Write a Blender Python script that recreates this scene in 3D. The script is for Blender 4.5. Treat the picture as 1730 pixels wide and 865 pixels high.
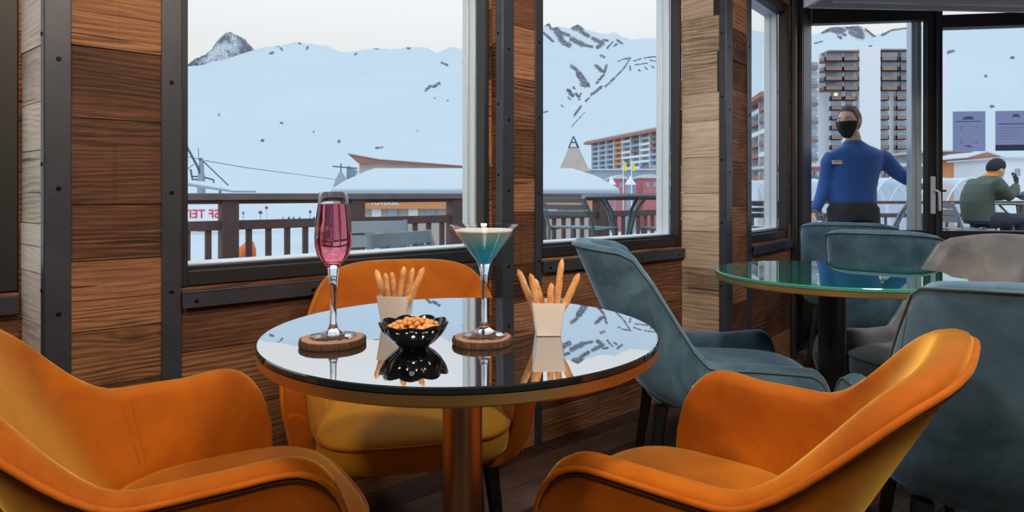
import bpy, bmesh, math, random
import numpy as np
from mathutils import Vector, Matrix, noise as mnoise
for o in list(bpy.data.objects): bpy.data.objects.remove(o, do_unlink=True)
SC = bpy.context.scene
COL = SC.collection
PI = math.pi
# ---------------------------------------------------------------- camera
FPX, HZ, CAMZ, CX = 1069.0, 328.0, 0.996, 865.0
cam_d = bpy.data.cameras.new('camera'); cam = bpy.data.objects.new('camera', cam_d); COL.objects.link(cam)
cam.location = (0, 0, CAMZ); cam.rotation_euler = (PI/2, 0, 0)
cam_d.sensor_width = 36; cam_d.lens = 36*FPX/1730; cam_d.shift_y = (HZ-432.5)/1730
cam_d.clip_start = 0.05; cam_d.clip_end = 6000
SC.camera = cam
SC.view_settings.view_transform = 'Standard'; SC.view_settings.look = 'None'
SC.view_settings.gamma = 1; SC.view_settings.use_curve_mapping = False
SC.view_settings.exposure = 0.0
SC.cycles.max_bounces = 14; SC.cycles.transmission_bounces = 14; SC.cycles.transparent_max_bounces = 16
SC.cycles.sample_clamp_indirect = 4.0
# ---------------------------------------------------------------- sky (dusk: white at the horizon, blue overhead)
W = bpy.data.worlds.new('sky'); SC.world = W; W.use_nodes = True
nt = W.node_tree; nt.nodes.clear()
tc = nt.nodes.new('ShaderNodeTexCoord'); sx = nt.nodes.new('ShaderNodeSeparateXYZ')
rp = nt.nodes.new('ShaderNodeValToRGB'); bg = nt.nodes.new('ShaderNodeBackground'); wo = nt.nodes.new('ShaderNodeOutputWorld')
nt.links.new(tc.outputs['Generated'], sx.inputs[0]); nt.links.new(sx.outputs['Z'], rp.inputs[0])
cr = rp.color_ramp
cr.elements[0].position = 0.0; cr.elements[0].color = (.93, .86, .80, 1)
cr.elements[1].position = .21; cr.elements[1].color = (.89, .885, .88, 1)
for p, c in ((.30, (.96, .99, 1.02, 1)), (.42, (1.15, 1.33, 1.5, 1)), (1, (.98, 1.26, 1.52, 1))):
    e = cr.elements.new(p); e.color = c
nt.links.new(rp.outputs[0], bg.inputs[0]); nt.links.new(bg.outputs[0], wo.inputs[0])
bg.inputs[1].default_value = 1.0
# ---------------------------------------------------------------- out-of-view ceiling lamps of the bar (warm), a cool and a fill lamp added
def area(name, loc, target, size, power, col, spread=PI):
    l = bpy.data.lights.new(name, 'AREA'); l.shape = 'DISK'; l.size = size; l.energy = power; l.color = col; l.spread = spread
    o = bpy.data.objects.new(name, l); COL.objects.link(o); o.location = loc
    o.rotation_euler = (Vector(target)-Vector(loc)).to_track_quat('-Z', 'Y').to_euler()
    return o
WARM = (1, .80, .58)
area('unseen_ceiling_lamp', (-.95, -.25, 2.52), (-.3, 1.2, .5), .35, 34, WARM)
area('unseen_ceiling_lamp', (.85, -.25, 2.52), (.35, 1.2, .5), .35, 36, WARM)
area('unseen_ceiling_lamp', (.0, .55, 2.52), (-.1, 1.6, .4), .4, 18, WARM)
area('unseen_ceiling_lamp', (1.45, 1.2, 2.52), (1.45, 2.1, .5), .4, 34, (.95, .95, 1))  # cool lamp added over the teal chairs to strengthen their weak daylight
area('unseen_ceiling_lamp', (0, -.75, 2.5), (0, 1.5, .7), 1.2, 14, (1, .88, .74))  # broad fill light added behind the camera, out of view

# ---------------------------------------------------------------- helpers
def link(o, parent=None):
    COL.objects.link(o)
    if parent is not None: o.parent = parent
    return o
def tag(o, label, cat, group=None, kind=None):
    if label: o['label'] = label
    if cat: o['category'] = cat
    if group: o['group'] = group
    if kind: o['kind'] = kind
    return o
def thing(name, loc, label, cat, group=None, rz=0.0):
    o = bpy.data.objects.new(name, None); link(o)
    o.empty_display_size = .05
    o.location = loc; o.rotation_euler = (0, 0, rz)
    return tag(o, label, cat, group)
def at(px, y, Y):
    return Vector(((px-CX)/FPX*Y, Y, CAMZ+(HZ-y)*Y/FPX))
class MB:
    """collects shapes, links them as ONE mesh object"""
    def __init__(s): s.v = []; s.f = []; s.m = []; s.wc = []; s.cur = 0
    def add(s, vs, fs, wc=None):
        b = len(s.v); s.v += [tuple(p) for p in vs]; s.f += [tuple(b+i for i in f) for f in fs]; s.m += [s.cur]*len(fs)
        s.wc += wc if wc else [(0, 0, 0)]*len(vs)
        return s
    def obox(s, O, a, b, c, wc=None):
        O = Vector(O); a = Vector(a); b = Vector(b); c = Vector(c)
        vs = [O, O+a, O+a+b, O+b, O+c, O+a+c, O+a+b+c, O+b+c]
        fs = [(0, 3, 2, 1), (4, 5, 6, 7), (0, 1, 5, 4), (1, 2, 6, 5), (2, 3, 7, 6), (3, 0, 4, 7)]
        if a.cross(b).dot(c) < 0: fs = [f[::-1] for f in fs]
        return s.add(vs, fs, wc)
    def box(s, x0, x1, y0, y1, z0, z1): return s.obox((x0, y0, z0), (x1-x0, 0, 0), (0, y1-y0, 0), (0, 0, z1-z0))
    def bar(s, p, q, w, h, up=(0, 0, 1)):
        p = Vector(p); q = Vector(q); d = (q-p).normalized(); u = Vector(up)
        r = d.cross(u)
        if r.length < 1e-4: r = d.cross(Vector((1, 0, 0)))
        r.normalize(); u = r.cross(d)
        return s.obox(p-r*w/2-u*h/2, q-p, r*w, u*h)
    def tube(s, pts, r, n=10, closed=False, cap=True):
        pts = [Vector(p) for p in pts]; N = len(pts)
        rs = r if isinstance(r, (list, tuple)) else [r]*N
        ref = None; rings = []
        for i, p in enumerate(pts):
            a = pts[(i-1) % N] if (i > 0 or closed) else p; b = pts[(i+1) % N] if (i < N-1 or closed) else p
            t = (b-a).normalized()
            if ref is None:
                ref = t.orthogonal().normalized()
            ref = (ref-t*ref.dot(t))
            if ref.length < 1e-6: ref = t.orthogonal()
            ref.normalize(); bi = t.cross(ref)
            rings.append([p+(ref*math.cos(2*PI*k/n)+bi*math.sin(2*PI*k/n))*rs[i] for k in range(n)])
        vs = [v for g in rings for v in g]; fs = []
        M = N if closed else N-1
        for i in range(M):
            i2 = (i+1) % N
            for k in range(n):
                k2 = (k+1) % n; fs.append((i*n+k, i*n+k2, i2*n+k2, i2*n+k))
        if cap and not closed: fs += [tuple(range(n))[::-1], tuple((N-1)*n+k for k in range(n))]
        return s.add(vs, fs)
    def lathe(s, prof, n=48, c=(0, 0, 0), mod=None, close=True):
        """prof: (r, z) from bottom axis outwards and back; mod(k_angle, r, z) -> r"""
        vs = []; fs = []; c = Vector(c); rings = []
        for (r, z) in prof:
            if r < 1e-6: rings.append([len(vs)]); vs.append(c+Vector((0, 0, z)))
            else:
                g = []
                for k in range(n):
                    a = 2*PI*k/n; rr = mod(a, r, z) if mod else (r, z)
                    g.append(len(vs)); vs.append(c+Vector((rr[0]*math.cos(a), rr[0]*math.sin(a), rr[1])))
                rings.append(g)
        for A, B in zip(rings, rings[1:]):
            if len(A) == 1 and len(B) == 1: continue
            for k in range(n):
                k2 = (k+1) % n
                if len(A) == 1: fs.append((A[0], B[k2], B[k]))
                elif len(B) == 1: fs.append((A[k], A[k2], B[0]))
                else: fs.append((A[k], A[k2], B[k2], B[k]))
        return s.add(vs, fs)
    def grid(s, rows, wrap=False, flip=False):
        n = len(rows[0]); vs = [p for r in rows for p in r]; fs = []
        for i in range(len(rows)-1):
            for k in range(n if wrap else n-1):
                k2 = (k+1) % n; f = (i*n+k, i*n+k2, (i+1)*n+k2, (i+1)*n+k)
                fs.append(f[::-1] if flip else f)
        return s.add(vs, fs)
    def prism(s, poly, ext):
        n = len(poly); ext = Vector(ext); poly = [Vector(p) for p in poly]
        vs = poly+[p+ext for p in poly]
        nrm = Vector((0, 0, 0))
        for i in range(n): nrm += poly[i].cross(poly[(i+1) % n])
        fs = [tuple(range(n))[::-1], tuple(range(n, 2*n))]+[(i, (i+1) % n, n+(i+1) % n, n+i) for i in range(n)]
        if nrm.dot(ext) < 0: fs = [f[::-1] for f in fs]
        return s.add(vs, fs)
    def ball(s, c, r, seg=14, rings=8, M=None):
        c = Vector(c); r = (r, r, r) if not isinstance(r, (tuple, list)) else r
        vs = []; fs = []
        for i in range(rings+1):
            t = PI*i/rings
            for k in range(seg):
                a = 2*PI*k/seg
                p = Vector((r[0]*math.sin(t)*math.cos(a), r[1]*math.sin(t)*math.sin(a), -r[2]*math.cos(t)))
                vs.append(c+(M @ p if M else p))
        for i in range(rings):
            for k in range(seg):
                k2 = (k+1) % seg; fs.append((i*seg+k, i*seg+k2, (i+1)*seg+k2, (i+1)*seg+k))
        return s.add(vs, fs)
    def build(s, name, mat, parent=None, smooth=None, bevel=0, off=None, segs=2, wood=False, weld=False):
        me = bpy.data.meshes.new(name)
        vs = s.v
        if off is not None: vs = [(a[0]-off[0], a[1]-off[1], a[2]-off[2]) for a in vs]
        me.from_pydata(vs, [], s.f)
        for m in (mat if isinstance(mat, (list, tuple)) else [mat]): me.materials.append(m)
        if max(s.m, default=0): me.polygons.foreach_set('material_index', s.m)
        if wood:
            a = me.attributes.new('wc', 'FLOAT_VECTOR', 'POINT'); a.data.foreach_set('vector', [x for w in s.wc for x in w])
        if weld:
            bm = bmesh.new(); bm.from_mesh(me); bmesh.ops.remove_doubles(bm, verts=bm.verts, dist=1e-5)
            bmesh.ops.recalc_face_normals(bm, faces=bm.faces); bm.to_mesh(me); bm.free()
        me.validate(); me.update()
        if smooth is not None:
            me.shade_smooth(); me.set_sharp_from_angle(angle=math.radians(smooth))
        o = bpy.data.objects.new(name, me); link(o, parent)
        if bevel:
            b = o.modifiers.new('bevel', 'BEVEL'); b.width = bevel; b.segments = segs; b.limit_method = 'ANGLE'; b.angle_limit = math.radians(40)
            me.shade_smooth(); me.set_sharp_from_angle(angle=math.radians(smooth or 35))
        return o
def struct(o): o['kind'] = 'structure'; return o
def dup(o, parent=None):
    c = o.copy(); COL.objects.link(c)
    if parent is not None: c.parent = parent
    for ch in list(o.children): dup(ch, c)
    return c
# ---------------------------------------------------------------- materials
class NT:
    def __init__(s, name):
        s.mat = bpy.data.materials.new(name); s.mat.use_nodes = True; s.t = s.mat.node_tree
        s.b = s.t.nodes['Principled BSDF']; s.out = s.t.nodes['Material Output']
    def n(s, typ, **kw):
        x = s.t.nodes.new('ShaderNode'+typ)
        for k, v in kw.items(): setattr(x, k, v)
        return x
    def set(s, node, key, val):
        if hasattr(val, 'is_linked') or isinstance(val, bpy.types.NodeSocket): s.t.links.new(val, node.inputs[key])
        else: node.inputs[key].default_value = val
    def math(s, op, a, b=0.0, c=None, clamp=False):
        x = s.n('Math', operation=op, use_clamp=clamp); s.set(x, 0, a); s.set(x, 1, b)
        if c is not None: s.set(x, 2, c)
        return x.outputs[0]
    def mix(s, f, a, b, mode='MIX'):
        x = s.n('Mix', data_type='RGBA', blend_type=mode)
        s.set(x, 0, f)
        for k, v in ((6, a), (7, b)):
            if isinstance(v, tuple) and len(v) == 3: v = v+(1,)
            s.set(x, k, v)
        return x.outputs[2]
    def ramp(s, f, stops):
        x = s.n('ValToRGB'); s.set(x, 0, f); e = x.color_ramp.elements
        while len(e) < len(stops): e.new(.5)
        for el, (p, c) in zip(e, stops):
            el.position = p; el.color = tuple(c)+(1,) if len(c) == 3 else c
        return x.outputs[0]
    def noise(s, vec, scale, detail=4, rough=.55, dist=0.0):
        x = s.n('TexNoise'); s.set(x, 'Vector', vec); x.inputs['Scale'].default_value = scale
        x.inputs['Detail'].default_value = detail; x.inputs['Roughness'].default_value = rough; x.inputs['Distortion'].default_value = dist
        return x.outputs['Fac']
    def obj(s): return s.n('TexCoord').outputs['Object']
    def vmul(s, vec, m):
        x = s.n('VectorMath', operation='MULTIPLY'); s.set(x, 0, vec); s.set(x, 1, m); return x.outputs[0]
    def bump(s, h, strength=.3, dist=.01):
        x = s.n('Bump'); s.set(x, 'Height', h); x.inputs['Strength'].default_value = strength; x.inputs['Distance'].default_value = dist
        s.t.links.new(x.outputs[0], s.b.inputs['Normal'])
    def p(s, **kw):
        for k, v in kw.items():
            key = k.replace('_', ' ')
            if isinstance(v, tuple) and len(v) == 3 and key in ('Base Color', 'Emission Color', 'Sheen Tint', 'Specular Tint', 'Coat Tint'): v = v+(1,)
            s.set(s.b, key, v)
        return s
def plain(name, col, rough=.5, metal=0.0, var=.12, scale=30.0, **kw):
    t = NT(name); n = t.noise(t.obj(), scale, 3)
    f = t.math('MULTIPLY_ADD', n, 2*var, 1-var)
    x = t.n('VectorMath', operation='SCALE'); x.inputs[0].default_value = col; t.t.links.new(f, x.inputs['Scale'])
    t.p(Base_Color=x.outputs[0], Roughness=rough, Metallic=metal, **kw)
    return t.mat
def wood(name, dark, mid, light, rough=.62, grain=1.0, knots=1.0, var=.5, bump=.35):
    """reclaimed planks: attribute wc = (metres along, metres across, plank id)"""
    t = NT(name)
    a = t.n('Attribute', attribute_name='wc'); sp = t.n('SeparateXYZ'); t.set(sp, 0, a.outputs['Vector'])
    u, v, i = sp.outputs
    wn = t.n('TexWhiteNoise', noise_dimensions='1D'); t.set(wn, 'W', i); rnd = wn.outputs['Value']
    def comb(x, y, z):
        c = t.n('CombineXYZ'); t.set(c, 0, x); t.set(c, 1, y); t.set(c, 2, z); return c.outputs[0]
    base = comb(u, v, t.math('MULTIPLY', i, 3.7))
    vo = t.n('TexVoronoi', voronoi_dimensions='3D'); t.set(vo, 'Vector', t.vmul(base, (3.0, 7.0, 3.0))); vo.inputs['Scale'].default_value = 1.0
    d = vo.outputs['Distance']
    k = t.math('POWER', 2.718, t.math('MULTIPLY', t.math('MULTIPLY', d, d), -28.0))
    sel = t.n('SeparateColor'); t.set(sel, 0, vo.outputs['Color']); on = t.math('GREATER_THAN', sel.outputs[0], .62)
    k = t.math('MULTIPLY', k, on)
    w1 = t.noise(t.vmul(base, (1.6, 9.0, 1.0)), 1.0, 3)
    w2 = t.noise(t.vmul(base, (.55, 4.0, 1.0)), 1.0, 2)
    ph = t.math('ADD', t.math('MULTIPLY', v, 420*grain), t.math('ADD', t.math('MULTIPLY', w1, 30.0), t.math('ADD', t.math('MULTIPLY', k, 9.0*knots), t.math('MULTIPLY', w2, 48.0))))
    amp = t.math('MULTIPLY_ADD', t.noise(t.vmul(base, (1.1, 14.0, 2.0)), 1.0, 2), 1.6, -.45, clamp=True)
    ring = t.math('MULTIPLY_ADD', t.math('MULTIPLY', t.math('SINE', ph), amp), .5, .5)
    fib = t.noise(t.vmul(base, (9.0, 420.0, 1.0)), 1.0, 3, .6)
    blot = t.noise(t.vmul(base, (2.2, 5.0, 1.0)), 1.0, 4, .6)
    g = t.math('ADD', t.math('MULTIPLY', ring, .30), t.math('ADD', t.math('MULTIPLY', fib, .56), t.math('MULTIPLY', blot, .42)))
    g = t.math('ADD', t.math('SUBTRACT', g, .19), t.math('MULTIPLY', t.math('SUBTRACT', rnd, .5), var))
    col = t.ramp(g, ((.20, dark), (.43, mid), (.70, light)))
    kd = t.math('MULTIPLY', t.math('POWER', k, 3.5), .85*knots, clamp=True)
    col = t.mix(kd, col, tuple(x*.25 for x in dark))
    ck = t.noise(t.vmul(base, (1.3, 75.0, 1.0)), 1.0, 2, .4, .3)
    crack = t.math('MULTIPLY', t.math('GREATER_THAN', ck, .70), .8)
    col = t.mix(crack, col, tuple(x*.2 for x in dark))
    t.p(Base_Color=col, Roughness=rough, Specular_IOR_Level=.3)
    t.bump(t.math('SUBTRACT', g, t.math('MULTIPLY', crack, 1.2)), bump, .004)
    return t.mat
def velvet(name, dark, light, scale=9.0, sheen=.7, tint=(1, .8, .5)):
    t = NT(name); o = t.obj()
    n1 = t.noise(o, scale, 5, .62, .6); n2 = t.noise(o, 900, 2, .5)
    f = t.math('ADD', t.math('MULTIPLY_ADD', n1, 1.7, -.38), t.math('MULTIPLY_ADD', n2, .3, -.15), clamp=True)
    t.p(Base_Color=t.mix(f, dark, light), Roughness=.75, Specular_IOR_Level=.2, Sheen_Weight=sheen, Sheen_Roughness=.38, Sheen_Tint=tint)
    t.bump(n2, .12, .001)
    return t.mat
M = {}
M['brown_wood'] = wood('brown_wood', (.016, .007, .004), (.125, .050, .023), (.44, .205, .098), bump=.6, var=.36)
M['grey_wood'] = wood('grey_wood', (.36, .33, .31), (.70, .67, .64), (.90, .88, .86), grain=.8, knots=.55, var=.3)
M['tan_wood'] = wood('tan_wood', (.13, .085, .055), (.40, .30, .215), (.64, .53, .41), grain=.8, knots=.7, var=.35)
M['floor_wood'] = wood('floor_wood', (.008, .005, .004), (.045, .026, .021), (.15, .09, .07), rough=.5, knots=.4, var=.4)
M['steel'] = plain('dark_steel', (.056, .062, .082), .38, .4, .3, 14)
M['frame'] = plain('anthracite_frame', (.022, .022, .026), .45, .2, .15, 20)
M['alu'] = plain('silver_aluminium', (.70, .78, .86), .35, .15, .05, 12)
M['screw'] = plain('black_screw', (.006, .006, .008), .4, .6)
M['plaster'] = plain('dark_wall_paint', (.20, .15, .115), .9, 0, .1, 6)
M['ceil'] = plain('ceiling_paint', (.35, .30, .26), .9, 0, .05, 6)
M['soffit'] = plain('grey_enamel', (.66, .72, .84), .35, .1, .06, 8)
t = NT('window_glass')
tr = t.n('BsdfTransparent'); gl = t.n('BsdfGlossy'); gl.inputs['Roughness'].default_value = 0.0
tr.inputs[0].default_value = (.97, .985, .99, 1)
fr = t.n('Fresnel'); fr.inputs[0].default_value = 1.45
mx = t.n('MixShader'); t.t.links.new(t.math('MULTIPLY', t.math('MULTIPLY', fr.outputs[0], .6), t.math('SUBTRACT', 1.0, t.n('NewGeometry').outputs['Backfacing'])), mx.inputs[0]); t.t.links.new(tr.outputs[0], mx.inputs[1]); t.t.links.new(gl.outputs[0], mx.inputs[2])
t.t.links.new(mx.outputs[0], t.out.inputs[0]); M['pane'] = t.mat
# ---------------------------------------------------------------- setting: the saw-tooth facade of the bar
def V2(x, y): return Vector((x, y, 0))
ZUP = Vector((0, 0, 1))
D1 = V2(.7664, .6424).normalized(); N1 = V2(D1.y, -D1.x)      # long facets, N points into the room
DR = V2(.777, -.629).normalized(); NR = V2(-.629, -.777)      # returns (corner to corner), N into the room
WS = 1.03
C1 = V2(-1.109, 1.505)*WS
I0 = C1-DR*.206
I1 = C1+D1*1.389
C15 = I1+DR*.055
def hit(P, D, px):   # distance along P+D*t at image column px
    r = (px-CX)/FPX
    return (P.x-r*P.y)/(r*D.y-D.x)
I2 = C15+D1*hit(C15, D1, 1152)
C2 = I2+DR*hit(I2, DR, 1226)
DB = V2(math.sin(math.radians(40)), math.cos(math.radians(40))); NB = V2(DB.y, -DB.x)
I3 = C2+DB*hit(C2, DB, 1336)
TOP = 2.55
SILL, LEDGE, WTOP = .794, .728, 2.12
rng = random.Random(5)
pid = [0]
def planks(mb, P, D, N, u0, u1, z0, z1, hmin=.12, hmax=.22, depth=.02, seed=0):
    """stack of horizontal boards on the facet plane, face flush with it"""
    r = random.Random(seed); z = z0
    while z < z1-.004:
        h = min(r.uniform(hmin, hmax), z1-z)
        if z1-z-h < .04: h = z1-z
        pid[0] += 1; k = pid[0]; s0 = r.uniform(0, 9); jog = r.uniform(-.002, .0015)
        O = P+D*u0+ZUP*z-N*depth
        a = D*(u1-u0); b = N*(depth+jog); c = ZUP*(h-.0025)
        wc = []
        for (uu, zz) in ((0, 0), (1, 0), (1, 0), (0, 0), (0, 1), (1, 1), (1, 1), (0, 1)):
            wc.append((s0+uu*(u1-u0), zz*h, float(k)))
        mb.obox(O, a, b, c, wc)
        z += h
def slab(mb, P, D, N, u0, u1, w0, w1, z0, z1):
    mb.obox(P+D*u0+N*w0+ZUP*z0, D*(u1-u0), N*(w1-w0), ZUP*(z1-z0))
def facet(name, P, D, N, L, openings, mat, seed):
    """plank wall with openings [(u0,u1)] from the ledge up to the window top; dark backing board behind"""
    mb = MB(); edges = [0]+[x for o in openings for x in o]+[L]
    back = MB()
    for a, b in zip(edges[::2], edges[1::2]):
        if b-a > .004:
            planks(mb, P, D, N, a, b, 0, TOP, seed=seed); slab(back, P, D, N, a, b, -.06, -.021, 0, TOP)
        seed += 7
    for a, b in openings:
        planks(mb, P, D, N, a, b, 0, SILL-.055, seed=seed); planks(mb, P, D, N, a, b, WTOP, TOP, seed=seed+3)
        slab(back, P, D, N, a, b, -.06, -.021, 0, SILL-.055); slab(back, P, D, N, a, b, -.06, -.021, WTOP, TOP)
        seed += 11
    o = struct(mb.build(name, M[mat], wood=True))
    struct(back.build('backing_board', M['frame'], o))
    return o
LA = (I1-C1).length; L2 = (I2-C15).length; LB = (I3-C2).length
u_w1a = hit(C1, D1, 305); w1 = (u_w1a, LA-.012)
u_w2a = hit(C15, D1, 913); w2 = (u_w2a, L2-.006)
u_w3a = hit(C2, DB, 1268); w3 = (u_w3a, LB-.03)
L0 = 1.6; P00 = I0-D1*L0
facet('wall_left', P00, D1, N1, L0+.03, [(.35, L0-.006)], 'brown_wood', 3)
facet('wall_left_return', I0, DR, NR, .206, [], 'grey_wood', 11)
facet('wall_front', C1, D1, N1, LA+.012, [w1], 'brown_wood', 21)
facet('wall_front_return', I1, DR, NR, .055, [], 'brown_wood', 37)
facet('wall_center', C15, D1, N1, L2, [w2], 'brown_wood', 41)
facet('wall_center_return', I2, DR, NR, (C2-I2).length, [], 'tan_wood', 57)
facet('wall_right', C2, DB, NB, LB, [w3], 'brown_wood', 63)
tn = [0]
def trim(mb, label=None, mat='steel'):
    tn[0] += 1
    return struct(mb.build('trim_%d' % tn[0], M[mat], bevel=.0015))
def screws(par, P, D, N, us, zs, w=.004):
    for u in us:
        for z in zs:
            c = P+D*u+N*w+ZUP*z
            mb = MB(); mb.tube([c-N*.004, c+N*.001, c+N*.0025], [.006, .006, .004], 10)
            struct(mb.build('screw', M['screw'], par, smooth=30))
def corner_post(C, D, N, DRr, NRr, wf, wr, zs, seed):
    mb = MB(); slab(mb, C, D, N, -.003, wf, 0, .005, 0, TOP); slab(mb, C, -DRr, NRr, -.003, wr, 0, .005, 0, TOP)
    o = trim(mb); screws(o, C, D, N, [wf*.5], zs, .005); screws(o, C, -DRr, NRr, [wr*.55], [z+.06 for z in zs], .005)
ZS = (.16, .45, .72, 1.01, 1.28, 1.55, 1.85)
corner_post(C1, D1, N1, DR, NR, hit(C1, D1, 120), .022, (.16, .42, .70, 1.01, 1.33, 1.60), 1)
mb = MB(); slab(mb, C1, D1, N1, hit(C1, D1, 272), hit(C1, D1, 306), 0, .006, 0, TOP); o = trim(mb)
screws(o, C1, D1, N1, [hit(C1, D1, 289)], (.45, .73, 1.0, 1.3, 1.58), .006)
corner_post(C15, D1, N1, DR, NR, hit(C15, D1, 867), .032, ZS, 2)
mb = MB(); slab(mb, C15, D1, N1, hit(C15, D1, 903), hit(C15, D1, 914), 0, .006, 0, TOP); o = trim(mb)
screws(o, C15, D1, N1, [hit(C15, D1, 909)], (.73, 1.0, 1.3, 1.6), .006)
corner_post(C2, DB, NB, DR, NR, hit(C2, DB, 1236), .030, (.2, .5, .8, 1.1, 1.4, 1.7), 3)
mb = MB(); slab(mb, C2, DB, NB, hit(C2, DB, 1261), hit(C2, DB, 1268), 0, .006, 0, TOP); o = trim(mb)
screws(o, C2, DB, NB, [hit(C2, DB, 1264.5)], (.7, 1.05, 1.4, 1.75), .006)
wn_ = [0]
def window(P, D, N, u0, u1, jamb_r, silver_r=.055, ledge_ext=0.0):
    """recessed window: dark inner frame, pane, silver outer frame, steel ledge below"""
    wn_[0] += 1
    root = bpy.data.objects.new('window_%d' % wn_[0], None); link(root); struct(root)
    root.location = P+D*(u0+u1)/2+ZUP*LEDGE; off = root.location
    z0, z1 = SILL-.055, WTOP
    f = MB()                                          # anthracite inner frame
    slab(f, P, D, N, u0, u0+.02, -.06, -.004, z0, z1); slab(f, P, D, N, u1-jamb_r, u1, -.055, -.002, z0, z1)
    slab(f, P, D, N, u0, u1, -.06, -.028, z0, SILL); slab(f, P, D, N, u0, u1, -.06, -.010, z0, SILL-.012); slab(f, P, D, N, u0, u1, -.06, -.02, z1-.05, z1)
    struct(f.build('inner_frame', M['frame'], root, bevel=.003, off=off))
    g = MB(); slab(g, P, D, N, u0+.005, u1-jamb_r*.5, -.062, -.056, SILL-.02, z1-.02)
    struct(g.build('pane', M['pane'], root, off=off))
    s = MB()
    slab(s, P, D, N, u0-.005, u0+.012, -.14, -.064, z0, z1); slab(s, P, D, N, u1-jamb_r-.002, u1, -.135, -.064, z0, z1)
    slab(s, P, D, N, u1-jamb_r-.010, u1-jamb_r-.002, -.135, -.10, z0, z1)
    slab(s, P, D, N, u0, u1, -.14, -.064, z0, SILL+.004); slab(s, P, D, N, u0, u1, -.14, -.064, z1-.05, z1)
    struct(s.build('outer_frame', M['alu'], root, bevel=.003, off=off))
    l = MB(); slab(l, P, D, N, u0, u1+ledge_ext, -.03, .022, LEDGE-.006, LEDGE); slab(l, P, D, N, u0, u1+ledge_ext, .016, .022, LEDGE-.046, LEDGE-.001)
    lo = struct(l.build('sill', M['steel'], root, bevel=.0015, off=off))
    k = max(3, int((u1-u0)/.22))
    for i in range(k):
        uu = u0+.035+(u1-u0-.08)*i/(k-1)
        c = P+D*uu+N*.022+ZUP*(LEDGE-.027)-off
        m = MB(); m.tube([c-N*.004, c+N*.001, c+N*.0025], [.006, .006, .004], 10); struct(m.build('screw', M['screw'], lo, smooth=30))
    return root
window(C1, D1, N1, w1[0], w1[1], .022)
window(C15, D1, N1, w2[0], w2[1], .014, ledge_ext=.004)
window(C2, DB, NB, w3[0], w3[1], .028)
window(P00, D1, N1, .35, L0-.006, .045)
# ---------------------------------------------------------------- door wall on the right, floor, ceiling, rear of the room
YD = 4.55
PD = V2((1371-CX)/FPX*YD, YD); DD = V2(.990, -.14).normalized(); ND = V2(DD.y, -DD.x)
DSEG = (PD-I3); LS = DSEG.length; DS = DSEG.normalized(); NS = V2(DS.y, -DS.x)
mb = MB(); slab(mb, I3, DS, NS, 0, LS, -.06, 0, 0, TOP)
for u in (.02, .30, .36):
    slab(mb, I3, DS, NS, u, u+.035, 0, .022, 0, TOP)
struct(mb.build('wall_door_side', M['frame'], bevel=.003))
ud = [hit(PD, DD, p) for p in (1371, 1546, 1565, 1577, 1589)]
DSILL = CAMZ-60*(YD-.02)/FPX
DTOP = CAMZ+288*(YD-.02)/FPX
root = bpy.data.objects.new('door_1', None); link(root); struct(root); root.location = PD+DD*ud[2]*.5; off = root.location
f = MB()
slab(f, PD, DD, ND, ud[2], ud[3], -.05, .02, 0, DTOP+.09); slab(f, PD, DD, ND, 0, ud[3], -.05, .02, DTOP, DTOP+.09)
slab(f, PD, DD, ND, 0, ud[3], -.05, .02, 0, DSILL)
struct(f.build('frame', M['frame'], root, bevel=.003, off=off))
g = MB(); slab(g, PD, DD, ND, .0, ud[2], -.034, -.028, DSILL-.01, DTOP+.01); struct(g.build('pane', M['pane'], root, off=off))
s_ = MB()
slab(s_, PD, DD, ND, ud[1], ud[1]+.028, -.13, -.052, DSILL-.02, DTOP+.03); slab(s_, PD, DD, ND, ud[1]+.036, ud[2]-.006, -.10, -.052, DSILL-.02, DTOP+.03)
slab(s_, PD, DD, ND, 0, ud[1], -.09, -.052, DSILL-.03, DSILL-.004)
struct(s_.build('outer_stile', M['alu'], root, bevel=.004, off=off))
h = MB(); hu = (ud[3]+ud[4])/2-.035
slab(h, PD, DD, ND, hu-.018, hu+.018, .02, .028, .86, 1.12); h.tube([PD+DD*hu+ND*.028+ZUP*1.02, PD+DD*hu+ND*.07+ZUP*1.02, PD+DD*(hu+.015)+ND*.075+ZUP*1.01, PD+DD*(hu+.02)+ND*.07+ZUP*.88], [.009, .009, .009, .008], 10)
struct(h.build('handle', M['alu'], root, smooth=40, off=off))
h = MB(); h.tube([PD+DD*(ud[4]-.004)-ND*.05+ZUP*1.02, PD+DD*(ud[4]-.004)-ND*.10+ZUP*1.02, PD+DD*(ud[4]+.085)-ND*.10+ZUP*1.02], .008, 8)
struct(h.build('outer_handle', M['frame'], root, smooth=40, off=off))
# fixed window right of the door
wn_[0] += 1
root = bpy.data.objects.new('window_%d' % wn_[0], None); link(root); struct(root); root.location = PD+DD*(ud[4]+.6)+ZUP*DSILL; off = root.location
UR = 2.6
f = MB(); slab(f, PD, DD, ND, ud[3], ud[4], -.06, .03, 0, TOP)
slab(f, PD, DD, ND, ud[4], UR, -.06, .03, DSILL-.05, DSILL); slab(f, PD, DD, ND, UR, UR+.1, -.06, .03, 0, TOP)
slab(f, PD, DD, ND, ud[4], UR, -.06, .03, CAMZ+274*(YD-.03)/FPX, CAMZ+295*(YD-.03)/FPX); slab(f, PD, DD, ND, ud[4], UR, -.06, .03, 2.48, TOP)
struct(f.build('frame', M['frame'], root, bevel=.003, off=off))
mb = MB(); mb.tube([PD+DD*(ud[3]+.012)+ND*.03+ZUP*.3, PD+DD*(ud[3]+.012)+ND*.03+ZUP*2.3], .008, 8)
struct(mb.build('hinge_rod', M['steel'], root, smooth=40, off=off))
g = MB(); slab(g, PD, DD, ND, ud[4]-.005, UR+.01, -.034, -.028, DSILL-.01, 2.50); struct(g.build('pane', M['pane'], root, off=off))
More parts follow.
